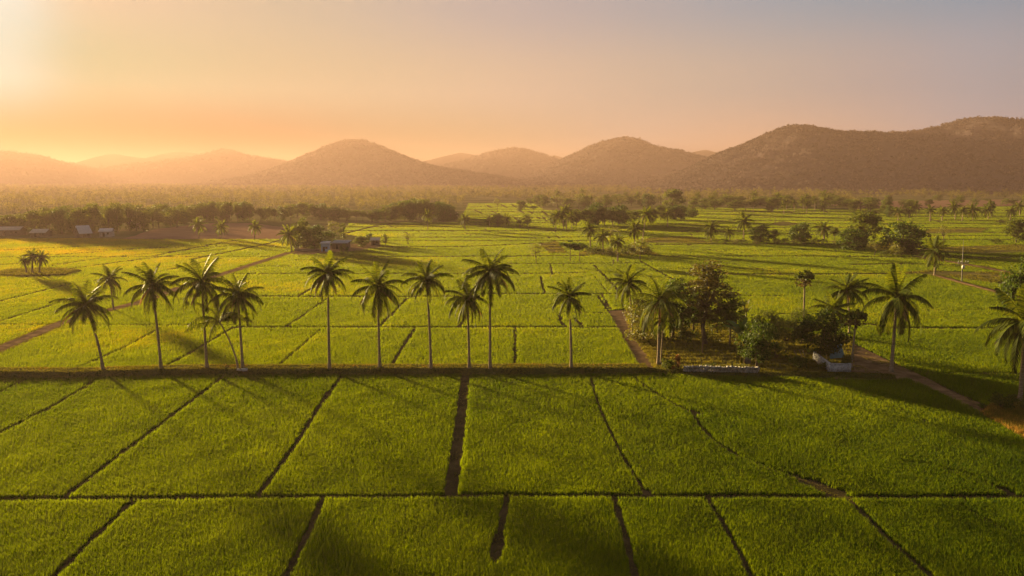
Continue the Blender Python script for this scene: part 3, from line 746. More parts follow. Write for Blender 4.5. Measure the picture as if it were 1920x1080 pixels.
PALM = {}
def make_crown(key, nf, nl, lw, open_=1.0, low=-35, mat='palm', ndead=3, seed=0):
    mb = MB(); ga = 2.39996
    for i in range(nf):
        f = (i + .5) / nf
        e0 = math.radians(86 - (86 - low) * f ** .85 * open_ + rng.normal(0, 6))
        bend = math.radians(18 + 78 * min(1, f * 1.9) ** .8 * (1 - .45 * max(0, f - .6) / .4) + rng.normal(0, 8))
        L = (.80 + .25 * min(1, f * 2)) * rng.uniform(.9, 1.08)
        frond(mb, i * ga + rng.normal(0, .15), e0, bend, L, nl, lw, .45 + .55 * f, twist=rng.normal(0, .2))
    me = mb.mesh('palm_crown'); me.materials.append(M[mat])
    dead = []
    for i in range(ndead):
        mb = MB()
        frond(mb, rng.uniform(0, math.tau), math.radians(rng.uniform(-40, -20)), math.radians(rng.uniform(35, 55)), rng.uniform(.62, .85), max(10, nl - 6), lw * 1.1, 1.0, lmax=.16)
        dm = mb.mesh('dead_frond'); dm.materials.append(M['palmold']); dead.append(dm)
    PALM[key] = (me, dead)
for q in range(6):
    make_crown('near%d' % q, 25 - q % 3, 38, .025, 1.0, -46 - 4 * (q % 3), 'palm', 3 + q % 2)
for q in range(3):
    make_crown('far%d' % q, 24, 15, .062, 1.0, -46, 'palm', 2)
make_crown('sparse', 11, 38, .018, .82, -18, 'palm', 0)
make_crown('dry', 24, 32, .020, 1.0, -55, 'palm', 6)

def palm(bx, by, cx, cy, rpx, key, label, group=None, z=.05, tr=.17, name='coconut_palm', lean=0.0, cut=False):
    b = G(float(bx), float(by), z); d = b[1]
    c = atY(float(cx), float(cy), b[1] + lean)
    sc_ = d / F; r = rpx * sc_ * (1.24 if d < 200 else 1.25)
    root = empty(name, b)
    rel = c - b; n = 14; t = np.linspace(0, 1, n)
    bow = np.sign(rel[0]) * min(1.2, abs(rel[0]) * .28)
    pts = np.c_[rel[0] * t ** 1.25 - bow * np.sin(np.pi * t) * .35, rel[1] * t, rel[2] * t]
    pts[0, 2] -= .2
    rad = tr * np.interp(t, [0, .04, .12, .5, 1], [1.75, 1.45, 1.08, .92, .72])
    k = 10 if d < 200 else 6
    mb = MB()
    if d < 200:
        tt = np.linspace(0, 1, 56); P2 = np.stack([np.interp(tt, t, pts[:, i]) for i in range(3)], -1)
        R2 = np.interp(tt, t, rad) * (1 + .05 * (np.arange(56) % 2))
        tube(mb, P2, R2, k)
    else: tube(mb, pts, rad, k)
    me = mb.mesh('palm_trunk', True); me.materials.append(M['palmbark'])
    link('trunk', me, None, root)
    crown, dead = PALM[key]
    cz = rng.uniform(0, math.tau)
    o = link('crown', crown, None, root, rel); o.scale = (r, r, r * rng.uniform(.92, 1.05)); o.rotation_euler = (0, 0, cz)
    for dm in dead:
        q = link('dead_frond', dm, None, root, rel + [0, 0, -.05]); q.scale = (r, r, r); q.rotation_euler = (0, 0, cz)
    return tag(root, label, 'palm tree', group)

ROWG = 'coconut palms in a row on the embankment'
B = BANKH
for a in [(193, 693, 160, 572, 52, 'near0', 'coconut palm leaning left, first trunk on the left end of the embankment row', B),
          (302, 691, 285, 536, 50, 'near1', 'coconut palm with full crown and slightly bent trunk, second along the embankment'),
          (388, 690, 378, 528, 54, 'near2', 'tall straight coconut palm whose trunk has a leaning thin palm beside it'),
          (455, 690, 446, 553, 46, 'near3', 'coconut palm standing over the pale stones, sharing its foot with a leaning palm'),
          (618, 691, 615, 512, 46, 'near4', 'tall coconut palm with orange withered fronds under the blue sheet of the farmhouse'),
          (712, 689, 708, 538, 50, 'near5', 'bushy coconut palm with drooping crown left of the diagonal dark ditch'),
          (808, 690, 800, 525, 44, 'near0', 'coconut palm with open crown just right of the diagonal dark ditch'),
          (880, 690, 876, 560, 42, 'near1', 'shorter coconut palm close beside the tallest palm of the row'),
          (919, 690, 919, 508, 54, 'near3', 'tallest coconut palm of the row, with long thin straight trunk'),
          (1071, 689, 1067, 556, 40, 'near4', 'small coconut palm standing alone at the right end of the row')]:
    palm(*a[:7], group=ROWG, z=B, tr=.175)
palm(446, 691, 412, 604, 56, 'sparse', 'thin leaning palm with few wide fronds between two upright palms', z=B, tr=.12)
palm(213, 582, 205, 522, 30, 'near2', 'small coconut palm growing beside the dirt road behind the embankment row', tr=.16)
palm(1671, 697, 1682, 558, 62, 'near5', 'big coconut palm with wide crown at the edge of the dirt apron', z=.16, tr=.22)
palm(1912, 757, 1921, 603, 74, 'near2', 'large coconut palm on the dry grass mound at the right frame edge', z=.19, tr=.24)
palm(1566, 648, 1563, 580, 40, 'near4', 'coconut palm behind the white wall, the shorter of two crossing crowns', tr=.16)
palm(1592, 628, 1588, 543, 40, 'near0', 'coconut palm behind the white wall, the taller of two crossing crowns', tr=.16)
palm(1234, 685, 1237, 562, 56, 'dry', 'garden coconut palm with many withered brown fronds hanging low', z=.1, tr=.2)
palm(1186, 632, 1178, 530, 38, 'near1', 'coconut palm at the left corner of the garden behind the bushes', tr=.18)
palm(1239, 684, 1244, 602, 24, 'near3', 'slender young palm with pale green trunk close to the withered palm', z=.1, tr=.10)
palm(1752, 518, 1752, 470, 27, 'near2', 'coconut palm at the head of the dirt road near the power pole', tr=.2)
for a in [(61, 513, 61, 480, 16, 'far0'), (74, 513, 78, 483, 15, 'far1'), (50, 513, 46, 488, 12, 'far2')]:
    palm(*a, 'hazy coconut palm in the small clump on a scrub island', group='palms of the island clump', z=.2, tr=.25)
palm(373, 448, 372, 421, 16, 'far0', 'leftmost of three small palms along the ploughed field', tr=.22)
palm(416, 448, 415, 425, 15, 'far1', 'middle one of three small palms along the ploughed field', tr=.22)
palm(478, 448, 478, 425, 15, 'far2', 'rightmost of three small palms along the ploughed field', tr=.22)
palm(547, 472, 541, 440, 20, 'far1', 'palm with drooping fronds at the left end of the farmhouse trees', tr=.25)
palm(802, 431, 802, 403, 13, 'far2', 'pale sunlit palm standing in front of the dense dark grove', tr=.25)
palm(872, 431, 871, 411, 13, 'far0', 'palm with ragged crown right of the dense dark grove', tr=.25)
palm(948, 424, 949, 410, 12, 'far1', 'short palm right of a round tree in the middle paddies', tr=.25)
palm(918, 424, 916, 411, 10, 'far2', 'short palm left of a round tree in the middle paddies', tr=.22)
CG = 'palms in the middle grove by the fallow field'
for a in [(1107, 464, 1105, 429, 17, 'far0', 'palm at the left side of the middle grove with a tall bare trunk'),
          (1131, 478, 1129, 443, 17, 'far1', 'palm with drooping crown at the front of the middle grove'),
          (1158, 491, 1158, 452, 18, 'far2', 'sunlit palm in front of the middle grove, lowest trunk foot'),
          (1190, 470, 1190, 428, 18, 'far0', 'tallest palm at the right side of the middle grove'),
          (1205, 455, 1212, 402, 17, 'far1', 'palm rising behind the right side of the middle grove')]:
    palm(*a[:7], group=CG, tr=.25)
for i, (x, y, t, r) in enumerate([(1042, 431, 404, 13), (1056, 431, 398, 13), (1062, 430, 393, 12), (1072, 430, 408, 11), (1252, 425, 400, 13), (1222, 418, 398, 12)]):
    palm(x, y, x + rng.uniform(-3, 3), t, r, 'far%d' % (i % 3), 'thin tall palm mixed into the dark middle tree clump', group='thin palms of the dark middle clump', tr=.2)
palm(1333, 455, 1334, 425, 15, 'far0', 'palm with a narrow ragged crown at the left end of the hedge line', tr=.25)
palm(1333, 455, 1331, 436, 12, 'far2', 'low palm leaning against the ragged palm at the left end of the hedge line', tr=.2)
palm(1368, 453, 1367, 434, 13, 'far1', 'short palm second along the hedge line', tr=.22)
palm(1394, 453, 1395, 414, 19, 'far2', 'tallest palm of the hedge line, beside a round dark tree', tr=.27)
palm(1545, 452, 1544, 428, 18, 'far0', 'stubby palm with heavy drooping fronds in the hedge line', tr=.4)
RG = 'distant palms in a line across the right paddies'
for i, (x, y, t, r) in enumerate([(1684, 414, 397, 13), (1718, 404, 387, 12), (1744, 415, 393, 11), (1766, 414, 395, 11), (1791, 411, 388, 14), (1804, 414, 395, 11), (1824, 414, 393, 15),
                                  (1853, 411, 394, 14), (1894, 413, 396, 12), (1912, 404, 387, 12), (1705, 409, 396, 10), (1858, 408, 384, 10), (1941, 414, 395, 13)]):
    palm(x, y, x + rng.uniform(-2, 2), t, r, 'far%d' % (i % 3), 'small distant palm in the line across the right paddies', group=RG, tr=.3)
for i in range(26):
    x = rng.uniform(1300, 1560); y = rng.uniform(383, 401); h = rng.uniform(13, 22)
    palm(x, y, x + rng.uniform(-2, 2), y - h, rng.uniform(7, 10), 'far%d' % (i % 3), 'far slim palm in the grove at the foot of the long hill', group='palms of the grove below the long hill', tr=.25)
for i in range(10):
    x = rng.uniform(1000, 1290); y = rng.uniform(372, 392); h = rng.uniform(11, 17)
    palm(x, y, x + rng.uniform(-2, 2), y - h, rng.uniform(6, 8), 'far%d' % (i % 3), 'far slim palm in the woods behind the middle clump', group='palms of the woods behind the middle clump', tr=.25)

# papaya-like trees: a tight rosette over a skirt of dead leaves
def papaya(bx, by, cx, cy, rpx, label, z=.1):
    b = G(float(bx), float(by), z); d = b[1]; c = atY(float(cx), float(cy), d); rel = c - b; r = rpx * d / F
    root = empty('papaya_tree', b)
    mb = MB(); t = np.linspace(0, 1, 10)
    tube(mb, np.c_[rel[0] * t, rel[1] * t, rel[2] * t - .1], np.interp(t, [0, .1, 1], [.26, .17, .13]), 9)
    me = mb.mesh('papaya_trunk', True); me.materials.append(M['palmbark']); link('trunk', me, None, root)
    n = 46
    u = rng.normal(0, 1, (n, 3)); u[:, 2] = np.abs(u[:, 2]) * .75 + .05; u /= np.linalg.norm(u, axis=1, keepdims=True)
    mb = MB(); ends = u * r * rng.uniform(.6, .95, n)[:, None] * [1, 1, .8]
    for e in ends: tube(mb, [[0, 0, 0], list(e * .55 + [0, 0, .12 * r]), list(e)], [.03, .025, .015], 4, False)
    V, Fq = leafcloud(ends, np.full(n, r * .22), 12, np.full(n, .42), .6, .8); mb.add(V, Fq)
    me = mb.mesh('papaya_crown'); me.materials.append(M['leaf']); link('crown', me, None, root, rel)
    n = 20; a = rng.uniform(0, math.tau, n); rad = r * rng.uniform(.2, .8, n)
    P = np.c_[np.cos(a) * rad, np.sin(a) * rad, -rng.uniform(.05, .75, n) * r]
    mb = MB()
    for p in P: tube(mb, [[0, 0, 0], list(p * [.8, .8, .4]), list(p)], [.02, .02, .012], 4, False)
    V, Fq = leafcloud(P, np.full(n, r * .15), 8, np.full(n, .40), 1.5); mb.add(V, Fq)
    me = mb.mesh('dead_leaves'); me.materials.append(M['deadleaf']); link('dead_leaves', me, None, root, rel)
    return tag(root, label, 'tree')
papaya(1506, 640, 1509, 522, 19, 'tall slim tree with a tight round leaf tuft over a dead leaf skirt')
papaya(1596, 690, 1605, 596, 21, 'slim tree with drooping brown leaf skirt beside the white wall', .16)

def banana(bx, by, hpx, label, mat='bright', n=11, z=.1):
    b = G(float(bx), float(by), z); d = b[1]; H = hpx * d / F
    root = empty('banana_plant', b)
    mb = MB(); tube(mb, [[0, 0, -.1], [.02, 0, H * .2], [.05, .02, H * .42]], [.17, .14, .10], 8)
    me = mb.mesh('banana_stem', True); me.materials.append(M['olive']); link('stem', me, None, root)
    mb = MB()
    for i in range(n):
        az = i * 2.4 + rng.normal(0, .2); e0 = math.radians(rng.uniform(48, 86)); bend = math.radians(rng.uniform(35, 105)); L = H * rng.uniform(.5, .72)
        s = np.linspace(0, 1, 9); e = e0 - bend * s ** 1.5
        rr = np.r_[0, np.cumsum(np.cos(e[:-1]) * L / 8)]; zz = np.r_[0, np.cumsum(np.sin(e[:-1]) * L / 8)]
        c = np.c_[rr * math.cos(az), rr * math.sin(az), zz + H * .38]
        w = L * .11 * np.clip(np.sin(np.pi * np.clip(s * .95 + .02, 0, 1)), .05, 1) ** .5
        sd = np.array([-math.sin(az), math.cos(az), -.35])
        V = np.stack([c - sd * w[:, None], c + np.array([0, 0, -.02]), c + sd * [1, 1, -1] * w[:, None] * [1, 1, -1]], 1).reshape(-1, 3)
        k = np.arange(8)[:, None] * 3
        f = np.concatenate([k + [[0, 1, 4, 3]], k + [[1, 2, 5, 4]]]); mb.add(V, f)
    me = mb.mesh('banana_leaves'); me.materials.append(M[mat]); link('leaves', me, None, root)
    return tag(root, label, 'plant')
banana(1389, 662, 72, 'bright green banana plant with upright leaves between the dark garden trees', 'bright', 14)
banana(1226, 632, 44, 'yellowish banana plant under the withered garden palm', 'olive', 10)
banana(1276, 634, 42, 'banana plant in front of the dark tree at the back of the garden', 'olive', 10)
banana(1398, 604, 48, 'banana plant with ragged tops behind the bright green one', 'olive', 9)

# ------------------------------------------------------------------ garden trees and bushes
for a in [('mango', 1262, 634, 522, 96, 'large dark mango tree behind the withered garden palm'),
          ('sunlit', 1206, 640, 545, 82, 'sunlit leafy tree filling the left corner of the garden'),
          ('mango2', 1300, 622, 545, 62, 'dark tree squeezed in left of the reddish layered tree'),
          ('garden', 1368, 648, 545, 66, 'leafy green tree at the foot of the reddish layered tree'),
          ('garden', 1345, 632, 578, 60, 'low leafy tree under the crown of the reddish layered tree'),
          ('mango2', 1418, 692, 598, 78, 'dark mango tree beside the grey slab in the garden'),
          ('garden', 1432, 648, 578, 60, 'green tree behind the mango tree with the grey slab'),
          ('sunlit', 1473, 664, 588, 58, 'loose leafy tree left of the large dark tree by the white wall'),
          ('mango', 1537, 676, 580, 112, 'large dark mango tree shading the white wall and teal sheet'),
          ('garden', 1502, 645, 575, 48, 'leafy tree at the foot of the tall slim tufted tree'),
          ('layered', 1322, 645, 472, 150, 'tall tree with layered reddish brown foliage in the garden'),
          ('mango', 1912, 640, 478, 92, 'dark leafy tree behind the large palm at the right frame edge')]:
    tree(*a, z=.1)
for x, y, t, w, l, k in [(1196, 640, 612, 50, 'yellowish shrub beside the garden path at the left garden corner', 'bush2'), (1240, 638, 616, 44, 'low shrub under the withered garden palm', 'gbush'), (1285, 640, 616, 52, 'low shrub at the back of the vegetable rows', 'gbush'),
                   (1330, 642, 618, 46, 'shrub beside the wooden post at the back of the rows', 'bush2'), (1395, 668, 648, 40, 'shrub below the bright banana plant', 'gbush'), (1450, 672, 645, 44, 'shrub right of the mango tree with the slab', 'bush'),
                   (1500, 690, 668, 40, 'low shrub by the leaning poles', 'gbush'), (1250, 693, 672, 30, 'leafy shrub at the near left garden corner', 'gbush'), (1333, 694, 681, 40, 'green creeper clump on top of the rubble wall', 'gbush'),
                   (1395, 695, 683, 44, 'bright weeds growing over the right end of the rubble wall', 'bush2'), (1545, 694, 678, 22, 'small green plant spilling over the white wall', 'gbush'), (1586, 694, 664, 20, 'dark shrub inside the white walled corner', 'gbush'),
                   (1878, 768, 736, 46, 'low shrub left of the palm on the dry mound', 'gbush'), (1900, 757, 740, 36, 'shrub at the foot of the large palm on the mound', 'gbush'), (1925, 770, 742, 40, 'shrub on the mound at the frame edge', 'bush2'),
                   (1843, 765, 757, 20, 'small weed clump beside the dirt track', 'gbush')]:
    tree(k, x, y, t, w, l, 'shrub', 'shrub', z=.12)
tree('flame', 1271, 692, 664, 14, 'orange flowering shrub at the left end of the rubble wall', 'flowering_shrub', 'shrub', z=.12)
tree('flame', 1262, 696, 686, 10, 'small orange shrub below the taller orange one', 'flowering_shrub', 'shrub', z=.12)

# ------------------------------------------------------------------ single trees of the middle distance
for a in [('thin', 1005, 494, 455, 34, 'small lone tree with a bare trunk in the middle paddies'),
          ('flat', 1069, 491, 451, 40, 'dark flat topped tree, left one of the touching pair'),
          ('flat', 1087, 491, 456, 40, 'dark flat topped tree, right one of the touching pair'),
          ('thin', 1200, 489, 444, 34, 'thin bent tree at the right front of the middle grove'),
          ('thin', 1146, 460, 424, 40, 'loose tree in the core of the middle grove'),
          ('bare', 765, 459, 436, 40, 'nearly bare wide branching tree beside the farmhouse paddies'),
          ('column', 723, 460, 437, 15, 'small upright tree left of the nearly bare tree'),
          ('round', 933, 425, 399, 28, 'round tree between two short palms in the middle paddies'),
          ('tall', 989, 426, 400, 22, 'upright dense tree right of the round tree and palms'), ('bush', 976, 426, 408, 18, 'low tree beside the upright dense tree'),
          ('thin', 933, 397, 371, 18, 'spindly tree alone on the far bright paddies'), ('round', 976, 397, 375, 26, 'round tree at the far edge of the bright paddies'),
          ('flat', 1000, 399, 386, 26, 'low flat tree at the far edge of the bright paddies'),
          ('round2', 1500, 456, 416, 44, 'round dark tree near the middle of the hedge line'), ('round2', 1425, 455, 420, 44, 'round dark tree beside the tallest hedge palm'),
          ('cone', 1451, 455, 426, 28, 'pointed dark tree between two round trees of the hedge line'), ('spread', 1564, 455, 424, 26, 'thin tree beside the stubby hedge palm'),
          ('round', 1617, 462, 393, 74, 'tall broad tree with a domed crown at the end of the hedge line'), ('round2', 1600, 470, 428, 62, 'dark tree below the tall domed tree'),
          ('round2', 1692, 475, 414, 88, 'widest dark tree with spreading crown right of the domed tree'),
          ('thin', 1640, 480, 450, 32, 'small olive tree in front of the widest dark tree'), ('bush2', 1680, 480, 455, 36, 'sunlit shrub in front of the widest dark tree'),
          ('bush', 1660, 482, 468, 24, 'low bush at the fallow strip edge'),
          ('bare', 1768, 462, 419, 36, 'pale thin tree behind the palm near the power pole'),
          ('round', 1905, 456, 409, 46, 'dark round tree at the right edge of the far paddies'), ('bush', 1868, 457, 446, 24, 'bush on the bank beside the right edge round tree'),
          ('bush2', 1876, 418, 412, 18, 'small bush on the far right paddies')]:
    tree(*a)
for i, (x, y, t, w) in enumerate([(1118, 478, 460, 40), (1148, 479, 462, 42), (1172, 479, 458, 40), (1190, 476, 454, 36), (1208, 478, 456, 30)]):
    tree('bush2' if i % 2 else 'bush', x, y, t, w, 'dry brushy shrub at the foot of the middle grove', 'shrub', 'shrub', 'shrubs at the foot of the middle grove')
for i in range(16):
    x = 1340 + i * 19 + rng.uniform(-5, 5)
    tree('bush' if i % 2 else 'bush2', x, 457, 448 + rng.uniform(-4, 2), rng.uniform(14, 26), 'low shrub along the dark hedge line', 'shrub', 'shrub', 'shrubs of the hedge line')
# farmhouse cluster
for a in [('round', 560, 468, 418, 40, 'tall tree at the left of the farmhouse cluster'), ('round2', 590, 470, 421, 54, 'dense dark tree in the middle of the farmhouse cluster'), ('tall', 571, 462, 405, 26, 'slender tree rising above the farmhouse cluster'),
          ('round2', 612, 462, 432, 40, 'dark tree behind the blue sheet of the farmhouse'), ('thin', 626, 450, 413, 28, 'thin yellowish tree behind the farmhouse roof'), ('column', 643, 455, 415, 18, 'slim tree behind the pale farmhouse roof'),
          ('round', 677, 463, 442, 30, 'small round tree right of the pale farmhouse roof'), ('round2', 693, 452, 437, 16, 'small ball shaped tree right of the farmhouse'), ('bush', 646, 476, 456, 18, 'shrub in front of the pale farmhouse roof')]:
    tree(*a)
# dense grove and tree belts: each tree of the front rows stands alone
def belt(items, kinds, label, group, mats=None):
    for i, (x, y, t, w) in enumerate(items):
        tree(kinds[int(rng.integers(len(kinds)))], x, y, t, w, label, group=group)
it = []
for x in np.arange(722, 862, 11.0):
    t = np.interp(x, [720, 745, 784, 800, 840, 862], [392, 379, 373, 375, 383, 395]) + rng.uniform(-3, 4)
    it.append((x + rng.uniform(-4, 4), 416 + rng.uniform(-3, 0), t, rng.uniform(22, 34)))
for x in np.arange(735, 850, 13.0): it.append((x, 408, np.interp(x, [735, 784, 850], [381, 370, 384]) + rng.uniform(-2, 4), rng.uniform(24, 32)))
belt(it, ['round', 'round2', 'round2', 'tall'], 'dark tree packed into the dense grove left of the bright paddies', 'trees of the dense dark grove')
it = []
for x in np.arange(-120, 350, 15.0):
    t = np.interp(x, [-120, 0, 40, 115, 165, 220, 265, 300, 350], [398, 410, 398, 386, 380, 377, 388, 380, 384]) + rng.uniform(-4, 6)
    it.append((x + rng.uniform(-6, 6), np.interp(x, [-120, 230, 350], [441, 438, 424]) + rng.uniform(-5, 2), t + rng.uniform(-2, 8), rng.uniform(24, 44)))
for x in np.arange(-110, 350, 22.0):
    it.append((x, np.interp(x, [-120, 230, 350], [430, 428, 416]), np.interp(x, [-120, 0, 115, 220, 300, 350], [392, 400, 384, 378, 379, 384]) + rng.uniform(-4, 8), rng.uniform(30, 44)))
belt(it, ['round', 'round2', 'spread', 'tall', 'round'], 'hazy broad tree in the belt behind the left farm roofs', 'trees behind the left farm roofs')
it = []
for x in np.arange(345, 725, 14.0):
    t = np.interp(x, [345, 390, 430, 470, 490, 550, 575, 600, 640, 700, 725], [384, 377, 374, 378, 388, 378, 373, 381, 388, 390, 384]) + rng.uniform(-4, 6)
    it.append((x + rng.uniform(-5, 5), np.interp(x, [345, 480, 560, 725], [419, 417, 413, 416]) + rng.uniform(-4, 1), t, rng.uniform(20, 36)))
for x in np.arange(350, 470, 16.0): it.append((x, 413, np.interp(x, [350, 430, 470], [383, 374, 380]) + rng.uniform(-2, 5), rng.uniform(28, 42)))
belt(it, ['round', 'spread', 'tall', 'spread', 'round2'], 'hazy tree in the belt beyond the ploughed field', 'trees beyond the ploughed field')
it = []
for x in np.arange(1040, 1310, 15.0):
    t = np.interp(x, [1040, 1075, 1110, 1140, 1170, 1200, 1230, 1265, 1310], [400, 392, 384, 388, 392, 398, 388, 380, 392]) + rng.uniform(-3, 5)
    it.append((x + rng.uniform(-5, 5), np.interp(x, [1040, 1200, 1310], [427, 420, 408]) + rng.uniform(-3, 1), t, rng.uniform(22, 38)))
belt(it, ['round2', 'round', 'tall'], 'dark broad tree of the middle clump beyond the paddies', 'trees of the dark middle clump')
tree('round2', 1118, 422, 379, 42, 'biggest dark domed tree of the middle clump'); tree('round2', 1160, 421, 383, 44, 'second dark domed tree of the middle clump')
tree('round', 1262, 398, 353, 44, 'large pale domed tree standing above the woods below the long hill'); tree('round2', 1215, 388, 362, 30, 'broad tree left of the large pale domed tree')
tree('round', 1300, 394, 375, 22, 'small tree at the field edge, left of a flat one'); tree('flat', 1316, 397, 383, 26, 'small flat tree at the field edge')
it = [(x + rng.uniform(-6, 6), rng.uniform(386, 398), rng.uniform(364, 376), rng.uniform(24, 40)) for x in np.arange(1325, 1640, 12.0)]
belt(it, ['round', 'tall', 'thin', 'round'], 'olive tree in the grove at the foot of the long hill', 'trees of the grove below the long hill')
it = [(x + rng.uniform(-10, 10), rng.uniform(376, 390), rng.uniform(364, 374), rng.uniform(16, 26)) for x in np.arange(1640, 1960, 24.0)]
belt(it, ['round', 'tall', 'bush'], 'small dark tree on the dry ground below the right hill', 'scattered trees below the right hill')
tree('round', 1660, 402, 373, 26, 'dark tree left of the distant palm line'); tree('round2', 1668, 408, 384, 22, 'low dark tree beside the first distant palm'); tree('round', 1705, 400, 374, 24, 'dark tree between the first distant palms'); tree('round', 1857, 400, 376, 16, 'slim dark tree behind the distant palm line')
it = [(x + rng.uniform(-8, 8), rng.uniform(384, 393), rng.uniform(362, 374), rng.uniform(22, 36)) for x in np.arange(1000, 1200, 13.0)]
belt(it, ['round', 'tall', 'thin'], 'hazy tree in the woods behind the middle clump', 'trees of the woods behind the middle clump')

# ------------------------------------------------------------------ buildings
def house(bx, by, wpx, depth, hwall, hroof, rot, label, wall='plaster', roof='metalroof', name='farm_house', shed=False, z=.2):
    b = G(float(bx), float(by), z); W = wpx * b[1] / F; D = depth
    root = empty(name, b, rot)
    mb = MB(); hw, hd = W / 2, D / 2; t = hwall
    rt = t + hroof
    V = [[-hw, -hd, -.3], [hw, -hd, -.3], [hw, hd, -.3], [-hw, hd, -.3], [-hw, -hd, t], [hw, -hd, t], [hw, hd, t if not shed else rt], [-hw, hd, t if not shed else rt]]
    mb.add(V, [[0, 1, 5, 4], [1, 2, 6, 5], [2, 3, 7, 6], [3, 0, 4, 7]])
    if not shed:
        mb.add([[-hw, -hd, t], [-hw, hd, t], [-hw, 0, rt], [hw, -hd, t], [hw, hd, t], [hw, 0, rt]], [[0, 1, 2], [3, 5, 4]])
    me = mb.mesh('house_wall'); me.materials.append(M[wall]); link('wall', me, None, root)
    mb = MB(); e = .5; s = hroof / hd if not shed else hroof / D
    n = max(6, int(W / .35)); xs = np.linspace(-hw - e, hw + e, n)
    cor = .03 * (np.arange(n) % 2)
    def slope(y0, z0, y1, z1):
        V = np.concatenate([np.c_[xs, np.full(n, y0), z0 + cor], np.c_[xs, np.full(n, y1), z1 + cor],
                            np.c_[xs, np.full(n, y0), z0 + cor - .06], np.c_[xs, np.full(n, y1), z1 + cor - .06]])
        i = np.arange(n - 1)[:, None]
        mb.add(V, np.concatenate([i + [[0, 1, n + 1, n]], i + [[2 * n, 3 * n, 3 * n + 1, 2 * n + 1]], i + [[0, 2 * n, 2 * n + 1, 1]]]))
    if shed: slope(-hd - e, t - e * s + .08, hd + e, rt + e * s + .08)
    else:
        slope(-hd - e, t - e * s + .08, 0, rt + .08); slope(hd + e, t - e * s + .08, 0, rt + .08)
    me = mb.mesh('house_roof'); me.materials.append(M[roof]); link('roof', me, None, root)
    mb = MB(); box(mb, (-hw * .3, -hd - .02, .95), (.95, .08, 1.9)); me = mb.mesh('house_door'); me.materials.append(M['darkin']); link('door', me, None, root)
    for x in (hw * .35, hw * .72) if W > 6 else (hw * .45,):
        mb = MB(); box(mb, (x, -hd - .02, 1.45), (.9, .08, .9)); me = mb.mesh('house_window'); me.materials.append(M['darkin']); link('window', me, None, root)
    return tag(root, label, 'house')
house(22, 440, 40, 8, 2.6, 1.4, .15, 'long low farm building with pale roof at the far left', 'plaster', 'paleroof', 'farm_building')
house(78, 443, 26, 7, 2.0, 1.5, .1, 'low farm shed with pale roof left of the steep metal roof', 'plaster', 'paleroof')
house(156, 445, 20, 6, 2.4, 3.2, .9, 'farm house with a steep bluish metal roof', 'plaster', 'metalroof')
house(201, 443, 20, 5, 2.6, 1.2, .2, 'small whitewashed farm hut beside the ploughed field', 'whitewall', 'metalroof')
house(253, 427, 16, 5, 2.4, 1.2, .2, 'small hut with a white roof below the tree belt', 'plaster', 'paleroof')
house(640, 466, 28, 6, 2.4, .6, -.05, 'farmhouse with a long low white roof in the tree cluster', 'plaster', 'whitewall', shed=True)
house(611, 471, 13, 3, 3.2, .4, 0, 'blue painted shed at the edge of the farmhouse cluster', 'bluepaint', 'metalroof', 'farm_shed', shed=True)
house(704, 459, 14, 4, 2.2, .8, .1, 'tiny hut with a pale roof right of the farmhouse', 'plaster', 'paleroof', 'farm_shed')
house(850, 411, 14, 6, 2.6, 2.0, .1, 'hut with pale thatch at the right end of the dense grove', 'plaster', 'paleroof')

def wall_obj(name, label, cat, pts, h, th, mat, z=.1):
    g = np.array([G(float(x), float(y), z) for x, y in pts]); o = g.mean(0); g = g[:, :2] - o[:2]
    root = empty(name, o)
    for a, b in zip(g[:-1], g[1:]):
        d = b - a; L = np.linalg.norm(d); mb = MB()
        n = max(2, int(L / .8))
        box(mb, ((a + b)[0] / 2, (a + b)[1] / 2, h / 2 - .1), (L, th, h + .2), math.atan2(d[1], d[0]))
        me = mb.mesh('wall_panel'); me.materials.append(M[mat]); link('panel', me, None, root)
        mb = MB(); box(mb, ((a + b)[0] / 2, (a + b)[1] / 2, h + .04), (L + .02, th + .10, .08), math.atan2(d[1], d[0]))
        me = mb.mesh('wall_coping'); me.materials.append(M[mat]); link('coping', me, None, root)
    for p in g:
        mb = MB(); box(mb, (p[0], p[1], h / 2), (th + .14, th + .14, h + .3)); me = mb.mesh('wall_post'); me.materials.append(M[mat]); link('post', me, None, root)
    return tag(root, label, cat)
wall_obj('garden_wall', 'low whitewashed wall with a corner beside the dirt apron', 'wall', [(1527, 676), (1555, 698.5), (1592, 699.5)], 1.3, .22, 'whitewall')
wall_obj('yard_wall', 'low pale wall along the front of the farmhouse trees', 'wall', [(555, 471), (598, 471)], .9, .3, 'plaster', .24)
# rubble wall made of stones
a, b = G(1281., 699.5, .12), G(1419., 702.5, .12); mb = MB(); L = np.linalg.norm(b - a); rz = math.atan2(*(b - a)[[1, 0]]); o = (a + b) / 2
for row in range(4):
    x = -L / 2
    while x < L / 2:
        w = rng.uniform(.25, .55); hh = .30
        box(mb, (x + w / 2, rng.uniform(-.05, .05), .15 + row * .27 + rng.uniform(-.03, .03)), (w * .86, .5, hh * rng.uniform(.6, 1.1)), rng.uniform(-.12, .12), .07); x += w
r = link('rubble_wall', mb.mesh('rubble_wall'), M['stone'], None, o); r.rotation_euler = (0, 0, rz)
tag(r, 'low rubble stone wall along the near edge of the garden', 'wall')
# pale stones at the palm foot
mb = MB()
o = G(452., 694., BANKH)
for q in range(7): box(mb, (rng.uniform(-.7, .9), rng.uniform(-.4, .2), rng.uniform(.02, .14)), rng.uniform(.22, .45, 3) * [1.2, 1, .8], rng.uniform(0, 3), .05)
tag(link('stone_pile', mb.mesh('stone_pile'), M['whitewall'], None, o), 'small pile of pale stones at the foot of two palms', 'stones')
